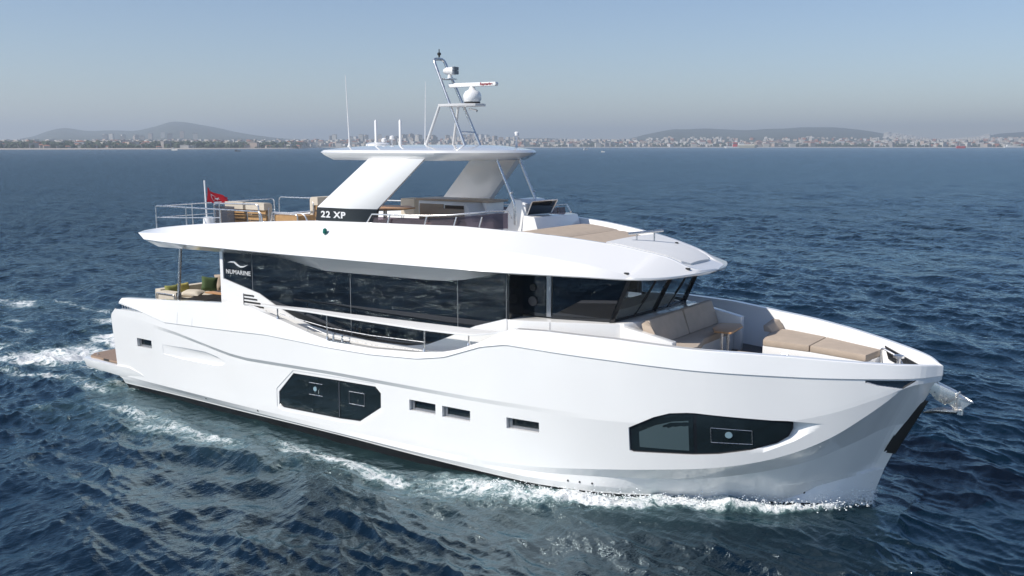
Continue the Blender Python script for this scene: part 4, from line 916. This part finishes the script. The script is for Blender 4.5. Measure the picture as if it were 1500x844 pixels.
# bow wave ridge and low divergent crests
Z += np.where(inx & (GX < 20), .10 * np.exp(-((d - cen) / (wid * .8)) ** 2) * np.interp(aft, [0, 2, 6, 10, 20], [.6, 1, 1.0, .5, .2]), 0)
for off, a_ in ((0.6, .07), (1.9, .05), (3.3, .035)):
    Z += np.where(near & (GX < 21), a_ * np.exp(-((np.abs(GY) - .2 - off - .36 * aft - wob*.7) / .38) ** 2) * np.interp(aft, [0, .8, 10, 30], [0, 1, .7, .2]), 0)
churn = np.clip(np.where(inx, 1.0 * np.exp(-(np.maximum(d - cen, 0) / 1.1) ** 2) * np.interp(aft, [0, 2, 20], [0.3, .8, .7]), 0) + wash * 1.0, 0, 1)
def make_grid(name, X, Yy, Zz, m):
    nr, na = X.shape; co = np.stack([X, Yy, Zz], -1).reshape(-1, 3).astype(np.float32)
    i = np.arange(nr - 1)[:, None] * na; j = np.arange(na)[None, :]; j2 = (j + 1) % na
    q = np.stack([i + j, i + na + j, i + na + j2, i + j2], -1).reshape(-1, 4)[:, ::-1].astype(np.int32)
    # wind so that normals point up
    me = bpy.data.meshes.new(name); me.vertices.add(len(co)); me.vertices.foreach_set('co', co.ravel())
    me.loops.add(q.size); me.polygons.add(len(q)); me.loops.foreach_set('vertex_index', q.ravel())
    me.polygons.foreach_set('loop_start', np.arange(0, q.size, 4, dtype=np.int32)); me.polygons.foreach_set('loop_total', np.full(len(q), 4, np.int32))
    me.polygons.foreach_set('use_smooth', np.ones(len(q), bool)); me.update(calc_edges=True); me.validate()
    o = bpy.data.objects.new(name, me); COL.objects.link(o); me.materials.append(m); return o
def sea_material():
    m = bpy.data.materials.new('sea_water'); m.use_nodes = True; n = m.node_tree.nodes; l = m.node_tree.links
    p = n['Principled BSDF']; out = n['Material Output']
    tc = n.new('ShaderNodeTexCoord'); geo = n.new('ShaderNodeNewGeometry')
    fo = n.new('ShaderNodeAttribute'); fo.attribute_name = 'foam'; ch = n.new('ShaderNodeAttribute'); ch.attribute_name = 'churn'
    def noise(scale, detail=6, rough=.6, vec=None, sc3=None):
        q = n.new('ShaderNodeTexNoise'); q.inputs['Scale'].default_value = scale; q.inputs['Detail'].default_value = detail; q.inputs['Roughness'].default_value = rough
        mp = n.new('ShaderNodeMapping'); mp.inputs['Scale'].default_value = sc3 or (1, 1, 1); mp.inputs['Rotation'].default_value = (0, 0, math.radians(22)); l.new(tc.outputs['Object'], mp.inputs[0]); l.new(mp.outputs[0], q.inputs['Vector']); return q
    def math_(op, a, b_=None, c=None, clamp=False):
        q = n.new('ShaderNodeMath'); q.operation = op; q.use_clamp = clamp
        for i, vv in enumerate((a, b_, c)):
            if vv is None: continue
            if isinstance(vv, (int, float)): q.inputs[i].default_value = vv
            else: l.new(vv, q.inputs[i])
        return q.outputs[0]
    n1 = noise(1.7, 8, .60); n1.inputs['Distortion'].default_value = .9; n2 = noise(5.5, 6, .62); n2.inputs['Distortion'].default_value = .6
    # ridged noise gives foam its lacy strands
    rid = math_('SUBTRACT', 1.0, math_('ABSOLUTE', math_('MULTIPLY', math_('SUBTRACT', n1.outputs['Fac'], .5), 5.0)))
    rid2 = math_('SUBTRACT', 1.0, math_('ABSOLUTE', math_('MULTIPLY', math_('SUBTRACT', n2.outputs['Fac'], .5), 5.0)))
    lace = math_('ADD', math_('MULTIPLY', rid, .55), math_('MULTIPLY', rid2, .45))
    val = math_('ADD', lace, math_('MULTIPLY', fo.outputs['Fac'], 1.75))
    mr_ = n.new('ShaderNodeMapRange'); mr_.interpolation_type = 'SMOOTHSTEP'; mr_.inputs['From Min'].default_value = 1.36; mr_.inputs['From Max'].default_value = 1.90; l.new(val, mr_.inputs['Value'])
    gate = math_('MULTIPLY', mr_.outputs[0], math_('MULTIPLY', fo.outputs['Fac'], 4.0, clamp=True), clamp=True)
    # water body colour: deep blue, aerated green-grey where churned
    mx = n.new('ShaderNodeMix'); mx.data_type = 'RGBA'; mx.inputs[6].default_value = (.0001, .0058, .0125, 1); mx.inputs[7].default_value = (.030, .060, .060, 1)
    big = noise(.8, 5, .6); l.new(math_('MULTIPLY', ch.outputs['Fac'], math_('MULTIPLY', big.outputs['Fac'], 1.2), clamp=True), mx.inputs[0])
    # thin aerated film round the foam, paler than the open water
    film = n.new('ShaderNodeMapRange'); film.interpolation_type = 'SMOOTHSTEP'; film.inputs['From Min'].default_value = .95; film.inputs['From Max'].default_value = 1.75; l.new(val, film.inputs['Value'])
    fm = n.new('ShaderNodeMix'); fm.data_type = 'RGBA'; l.new(mx.outputs[2], fm.inputs[6]); fm.inputs[7].default_value = (.17, .27, .27, 1)
    l.new(math_('MULTIPLY', film.outputs[0], math_('MULTIPLY', fo.outputs['Fac'], 1.6, clamp=True)), fm.inputs[0]); body = fm.outputs[2]
    # ripples too fine for the mesh
    b1 = noise(5.5, 5, .6, sc3=(1, .55, 1)); b2 = noise(1.1, 6, .62, sc3=(1, .5, 1)); b3 = noise(.22, 6, .6, sc3=(1, .5, 1))
    cd_ = n.new('ShaderNodeCameraData') if False else None
    bump = n.new('ShaderNodeBump'); bump.inputs['Strength'].default_value = .55; bump.inputs['Distance'].default_value = .05; l.new(b1.outputs['Fac'], bump.inputs['Height'])
    bump2 = n.new('ShaderNodeBump'); bump2.inputs['Distance'].default_value = .40; l.new(b2.outputs['Fac'], bump2.inputs['Height']); l.new(bump.outputs[0], bump2.inputs['Normal'])
    far = n.new('ShaderNodeAttribute'); far.attribute_name = 'far'; l.new(math_('MULTIPLY_ADD', far.outputs['Fac'], .75, .25), bump2.inputs['Strength'])
    bump3 = n.new('ShaderNodeBump'); bump3.inputs['Distance'].default_value = 1.6; l.new(b3.outputs['Fac'], bump3.inputs['Height']); l.new(bump2.outputs[0], bump3.inputs['Normal']); l.new(math_('MULTIPLY', far.outputs['Fac'], 1.0), bump3.inputs['Strength'])
    rgh = math_('MULTIPLY_ADD', far.outputs['Fac'], .20, .05)
    fb = n.new('ShaderNodeBsdfPrincipled'); fb.inputs['Base Color'].default_value = (.78, .80, .80, 1); fb.inputs['Roughness'].default_value = .8
    fbump = n.new('ShaderNodeBump'); fbump.inputs['Strength'].default_value = .8; fbump.inputs['Distance'].default_value = .06; l.new(val, fbump.inputs['Height']); l.new(fbump.outputs[0], fb.inputs['Normal'])
    gl = n.new('ShaderNodeBsdfGlossy'); gl.inputs['Color'].default_value = (.74, .92, 1.0, 1); di = n.new('ShaderNodeBsdfDiffuse'); l.new(body, di.inputs['Color'])
    fr = n.new('ShaderNodeFresnel'); l.new(math_('MULTIPLY_ADD', far.outputs['Fac'], -.38, 1.62), fr.inputs['IOR']); l.new(bump3.outputs[0], fr.inputs['Normal']); l.new(bump3.outputs[0], gl.inputs['Normal']); l.new(rgh, gl.inputs['Roughness'])
    wmx = n.new('ShaderNodeMixShader'); l.new(fr.outputs[0], wmx.inputs[0]); l.new(di.outputs[0], wmx.inputs[1]); l.new(gl.outputs[0], wmx.inputs[2])
    ms = n.new('ShaderNodeMixShader'); l.new(gate, ms.inputs[0]); l.new(wmx.outputs[0], ms.inputs[1]); l.new(fb.outputs[0], ms.inputs[2]); l.new(ms.outputs[0], out.inputs[0]); n.remove(p)
    return m
sea = make_grid('sea', GX + DX, GY + DY, Z, sea_material()); tag(sea, kind='structure')
for nm, arr in (('foam', foam), ('churn', churn), ('far', np.clip((R - 22) / 60, 0, 1))):
    at_ = sea.data.attributes.new(nm, 'FLOAT', 'POINT'); at_.data.foreach_set('value', arr.ravel().astype(np.float32))

# droplets thrown up where the stem and the bow wave break
b = bmesh.new(); dr = random.Random(17)
for i in range(2600):
    a_ = dr.random() ** 1.6 * 6.5; X = 20.0 - a_; side = -1 if dr.random() < .75 else 1
    dd = abs(dr.gauss(0, .16)) + .02 + .04 * a_; z = abs(dr.gauss(0, .09)) * (1.5 if a_ < .8 else 1) + .06; r = dr.uniform(.004, .013) * (1.4 if dr.random() < .1 else 1)
    bmesh.ops.create_icosphere(b, subdivisions=1, radius=r, matrix=Matrix.Translation((X, side * (float(wl_np(np.array(X))) + dd), z)) @ Matrix.Diagonal((1.6, 1, 1, 1)))
spray = obj('spray', b, mat('spray_white', (.80, .83, .84), .35)); tag(spray, 'fine white spray droplets along the bow wave', 'spray', kind='stuff')

# ================================================================== far shore
def far_pt(u, D): 
    k = (u - 750) / FPX; p = CAM + (AHEAD + RIGHT * k) * D; return p.x, p.y
shoreD = lin([-400, 0, 300, 440, 470, 900, 1500, 1900], [1500, 1700, 1900, 2150, 3300, 3600, 3300, 3200])
ridge = pchip([-500, -100, 0, 55, 75, 105, 140, 165, 195, 230, 262, 300, 350, 400, 470, 560, 700, 790, 880, 910, 960, 990, 1030, 1080, 1120, 1180, 1230, 1270, 1320, 1370, 1410, 1460, 1500, 1700, 2000],
              [20, 14, 5, 13, 20, 26, 21, 22, 21, 27, 36.5, 32, 22, 14, 8, 7, 8, 12, 9, 10, 22, 27, 28, 25, 27, 29, 27, 22, 14, 8, 10, 18, 20, 14, 20])
HILL = mat('wooded_hill', (.060, .075, .055), .95, var=.35, vscale=.004); LAND = mat('shore_land', (.10, .10, .075), .95, var=.4, vscale=.01)
us = np.linspace(-700, 2200, 420); Ds = np.array([0, 60, 180, 600, 1200, 2000, 2800, 3500, 4200, 5000, 6000])
gx = np.zeros((len(Ds), len(us))); gy = gx.copy(); gzz_ = gx.copy()
for j, u in enumerate(us):
    s0 = float(shoreD(u)); rg = float(ridge(u))
    for i, dd in enumerate(Ds):
        D = s0 + dd; x, y = far_pt(u, D)
        peak = rg * 6800 / FPX + 6.75
        prof = np.interp(D, [s0, s0 + 60, 4200, 5600, 6800, 8500], [-1.5, 3, 26, .45 * peak + 8, peak, peak * .3])
        gx[i, j] = x; gy[i, j] = y; gzz_[i, j] = prof + (math.sin(u * .13 + i) * 3 + math.sin(u * .041 + i * 2.1) * 5) * (1 if dd > 300 else 0) * (.4 if D > 6000 else .6)
def open_grid(name, X, Yy, Zz, m):
    nr, na = X.shape; verts = np.stack([X, Yy, Zz], -1).reshape(-1, 3).tolist(); faces = [(i*na+j, i*na+j+1, (i+1)*na+j+1, (i+1)*na+j) for i in range(nr-1) for j in range(na-1)]
    me = bpy.data.meshes.new(name); me.from_pydata(verts, [], faces); me.update(); o = obj(name, me, m, None, sharp=180); return o
# insert a row for the ridge itself
hills = open_grid('hills', gx, gy, gzz_, HILL); tag(hills, kind='structure')
def ground_z(u, D):
    s0 = float(shoreD(u)); peak = float(ridge(u)) * 6800 / FPX + 6.75; return float(np.interp(D, [s0, s0 + 60, 4200, 5600, 6800], [-1.5, 3, 26, .45 * peak + 8, peak]))
# waterfront strip
tp = []; 
sx_ = np.linspace(-700, 2200, 200); Xa = np.array([[far_pt(u, float(shoreD(u)) + k)[0] for u in sx_] for k in (-14, -8, 10)]); Ya = np.array([[far_pt(u, float(shoreD(u)) + k)[1] for u in sx_] for k in (-14, -8, 10)]); Za = np.array([[z] * len(sx_) for z in (-1, 1.8, 2.2)])
shore = open_grid('quay', Xa, Ya, Za, mat('quay_stone', (.42, .38, .33), .9)); tag(shore, kind='structure')
# buildings: a few mesh types shared by many individual houses
WALLS = [mat('wall_%s' % i, c, .9) for i, c in enumerate([(.50, .47, .42), (.56, .53, .48), (.40, .34, .29), (.48, .38, .31), (.58, .56, .54), (.34, .31, .29)])]
ROOFS = [mat('roof_tile', (.32, .13, .08), .9), mat('roof_flat', (.30, .28, .27), .9)]
WIN = mat('far_window', (.08, .09, .11), .3)
def house_meshes(kind, wi):
    w_, d_, h_ = {0: (14, 12, 9), 1: (20, 15, 17), 2: (18, 16, 34)}[kind]
    b = bmesh.new(); bx(b, -w_/2, w_/2, -d_/2, d_/2, -6, h_); me = bpy.data.meshes.new('wall'); b.to_mesh(me); b.free(); me.materials.append(WALLS[wi])
    b = bmesh.new()
    if kind < 2 and wi % 2 == 0:
        v = [b.verts.new(p) for p in ((-w_/2-.6, -d_/2-.6, h_+.02), (w_/2+.6, -d_/2-.6, h_+.02), (w_/2+.6, d_/2+.6, h_+.02), (-w_/2-.6, d_/2+.6, h_+.02), (-w_/4, 0, h_+3), (w_/4, 0, h_+3))]
        for f in ((3,2,1,0), (0,1,5,4), (1,2,5), (2,3,4,5), (3,0,4)): b.faces.new([v[i] for i in f])
        rm = ROOFS[0]
    else: bx(b, -w_/2-.4, w_/2+.4, -d_/2-.4, d_/2+.4, h_+.02, h_+.9); bx(b, -2, 2, -2, 2, h_+.92, h_+3.5); rm = ROOFS[1]
    mr2 = bpy.data.meshes.new('roof'); b.to_mesh(mr2); b.free(); mr2.materials.append(rm)
    return me, mr2
HM = {(k, i): house_meshes(k, i) for k in range(3) for i in range(len(WALLS))}
LAB = {0: ('low house on the far shore', 'house', 'low_house', 'low houses along the far shore'), 1: ('mid rise apartment block on the far shore', 'building', 'apartment_block', 'apartment blocks along the far shore'), 2: ('tall residential tower rising from the far city', 'building', 'residential_tower', 'residential towers in the far city')}
def house(u, D, kind, wi, sc=1.0):
    x, y = far_pt(u, D); z = ground_z(u, D); lab, cat_, nm, grp = LAB[kind]
    t = empty(nm, (x, y, z), random.uniform(-.5, .5) + YAW); tag(t, lab, cat_, grp); t.scale = (sc, sc, sc * random.uniform(.6, .95))
    for nme, me in zip(('wall', 'roof'), HM[(kind, wi)]):
        o = bpy.data.objects.new(nme, me); COL.objects.link(o); o.parent = t
for i in range(70):
    u = random.uniform(-60, 450); D = float(shoreD(u)) + random.uniform(15, 110); house(u, D, 0 if random.random() < .8 else 1, random.randrange(6), .8)
for i in range(110):
    u = random.choice([random.uniform(440, 640), random.uniform(780, 1120), random.uniform(1100, 1300), random.uniform(1300, 1520)]); D = float(shoreD(u)) + random.uniform(20, 350); house(u, D, 1, random.randrange(6), 1.0)
for i in range(62):
    u = random.choice([random.uniform(600, 735), random.uniform(150, 300), random.uniform(630, 720), random.uniform(480, 620)]); D = random.uniform(3900, 4800); house(u, D, 2, random.randrange(6), 1.0)
# the dense mass of the city behind them
b = bmesh.new()
rr_ = random.Random(3); NM = 2600
for i in range(NM):
    u = rr_.uniform(-250, 1750); D = float(shoreD(u)) + 60 + rr_.random() ** 1.5 * 1900
    if 455 > u and D < 2500 and rr_.random() < .6: continue
    if 930 < u < 1290 and D > 4700 : continue
    x, y = far_pt(u, D); z = ground_z(u, D); w_ = rr_.uniform(8, 17); h_ = rr_.uniform(5, 11) * (1.8 if 560 < u < 760 and rr_.random() < .3 else 1)
    bx(b, x - w_/2, x + w_/2, y - w_/2, y + w_/2, z - 8, z + h_, rr_.choices(range(8), [5, 5, 3, 3, 4, 2, 2, 2])[0])
for i in range(900):      # pale suburbs on the slopes to the right
    u = rr_.uniform(1290, 1440); D = rr_.uniform(5200, 6700); x, y = far_pt(u, D); z = ground_z(u, D); w_ = rr_.uniform(10, 26)
    bx(b, x - w_/2, x + w_/2, y - w_/2, y + w_/2, z - 8, z + rr_.uniform(5, 13), rr_.choice([0, 1, 4]))
city = obj('city', b, WALLS + ROOFS); tag(city, 'dense mass of pale city buildings along the far coast', 'city', kind='stuff')
# wooded shore
b = bmesh.new(); tr = random.Random(5)
def clump(bm, x, y, z, r):
    m_ = Matrix.Translation((x, y, z)) @ Matrix.Rotation(tr.random()*6, 4, 'Z') @ Matrix.Diagonal((r, r * .9, r * tr.uniform(.7, 1.1), 1)); v = bmesh.ops.create_icosphere(bm, subdivisions=1, radius=1, matrix=m_)['verts']
    for q in v: q.co += Vector((tr.uniform(-1, 1), tr.uniform(-1, 1), tr.uniform(-1, 1))) * r * .22
for i in range(1700):
    z_ = tr.random(); u = tr.uniform(-150, 450) if z_ < .55 else tr.uniform(780, 1500) if z_ < .9 else tr.uniform(1190, 1330)
    D = float(shoreD(u)) + tr.uniform(10, 260); x, y = far_pt(u, D); r = tr.uniform(3, 6.5) * (1.15 if u < 450 else 1); clump(b, x, y, ground_z(u, D) + r * .8, r)
wood_ = obj('wood', b, mat('far_foliage', (.045, .065, .035), .95, var=.4, vscale=.05)); tag(wood_, 'dark band of trees along the far shore', 'trees', kind='stuff')

# ------------------------------------------------------------------ ships and boats far off
SHIPRED = mat('ship_red', (.55, .03, .03), .5); SHIPW = mat('ship_white', (.75, .74, .70), .5); SHIPG = mat('ship_cream', (.62, .56, .42), .6)
def ship(name, label, cat_, u, D, L, rz, hullm, superm, Hh=5, deckh=7, mastm=True):
    x, y = far_pt(u, D); t = empty(name, (x, y, 0), YAW * 0 + math.atan2(RIGHT.y, RIGHT.x) + rz); tag(t, label, cat_)
    B = L * .16
    loft_poly('hull', [(-L*.5, -B*.4, -.5), (L*.38, -B*.4, -.5), (L*.46, 0, -.5), (L*.38, B*.4, -.5), (-L*.5, B*.4, -.5)], [(-L*.5, -B*.5, Hh), (L*.36, -B*.5, Hh), (L*.52, 0, Hh*1.3), (L*.36, B*.5, Hh), (-L*.5, B*.5, Hh)], hullm, t)
    s = loft_poly('superstructure', [(-L*.40, -B*.4, Hh), (-L*.1, -B*.4, Hh), (-L*.1, B*.4, Hh), (-L*.40, B*.4, Hh)], [(-L*.38, -B*.36, Hh + deckh), (-L*.13, -B*.36, Hh + deckh), (-L*.13, B*.36, Hh + deckh), (-L*.38, B*.36, Hh + deckh)], superm, t)
    bxm = bmesh.new(); bx(bxm, -L*.36, -L*.1 + .2, -B*.37 - .1, B*.37 + .1, Hh + deckh*.6, Hh + deckh*.8); obj('bridge_window', bxm, WIN, t)
    if mastm: tube('mast', [(-L*.2, 0, Hh + deckh), (-L*.2, 0, Hh + deckh * 1.9)], L*.006, superm, t, 6); tube('mast', [(L*.2, 0, Hh), (L*.2, 0, Hh + deckh)], L*.006, superm, t, 6)
    return t
s1 = ship('seismic_ship', 'red and white ship moored near the far shore', 'ship', 1068, 2700, 40, math.pi, SHIPW, SHIPRED, 4, 12)
ship('cargo_ship', 'cream coloured ship lying just right of the red and white one', 'ship', 1090, 2900, 62, 0, SHIPG, SHIPW, 8, 7)
ship('cargo_ship', 'small bright red ship near the right edge of the far shore', 'ship', 1401, 2500, 24, 0, SHIPRED, SHIPRED, 4, 2)
ship('ferry', 'long white ferry at the far right shore', 'ferry', 1478, 3000, 60, 0, SHIPW, SHIPW, 4, 6)
ship('motorboat', 'small white boat below the hill on the left', 'boat', 261, 1350, 9, 0, SHIPW, SHIPW, 1.6, 2.4, True)
ship('motorboat', 'tiny dark boat off the left shore', 'boat', 352, 1150, 7, 0, DGREY, DGREY, 1.0, 1.2, False)
ship('motorboat', 'small white boat on the water right of the hardtop', 'boat', 857, 1500, 8, .5, SHIPW, SHIPW, 1.3, 2, False)
ship('motorboat', 'tiny white boat nearer than its neighbour right of the hardtop', 'boat', 882, 1000, 4, 0, SHIPW, SHIPW, .8, .9, False)
# ------------------------------------------------------------------ haze
b = bmesh.new(); bx(b, -13000, 13000, -13000, 13000, -9, 260); hz = obj('haze', b, []); tag(hz, kind='stuff')
hm = bpy.data.materials.new('haze_air'); hm.use_nodes = True; nn = hm.node_tree.nodes; nn.remove(nn['Principled BSDF'])
pv = nn.new('ShaderNodeVolumePrincipled'); pv.inputs['Color'].default_value = (.80, .90, 1.0, 1); pv.inputs['Density'].default_value = 2.0e-4; pv.inputs['Anisotropy'].default_value = .2
hm.node_tree.links.new(pv.outputs[0], nn['Material Output'].inputs['Volume']); hz.data.materials.clear(); hz.data.materials.append(hm)
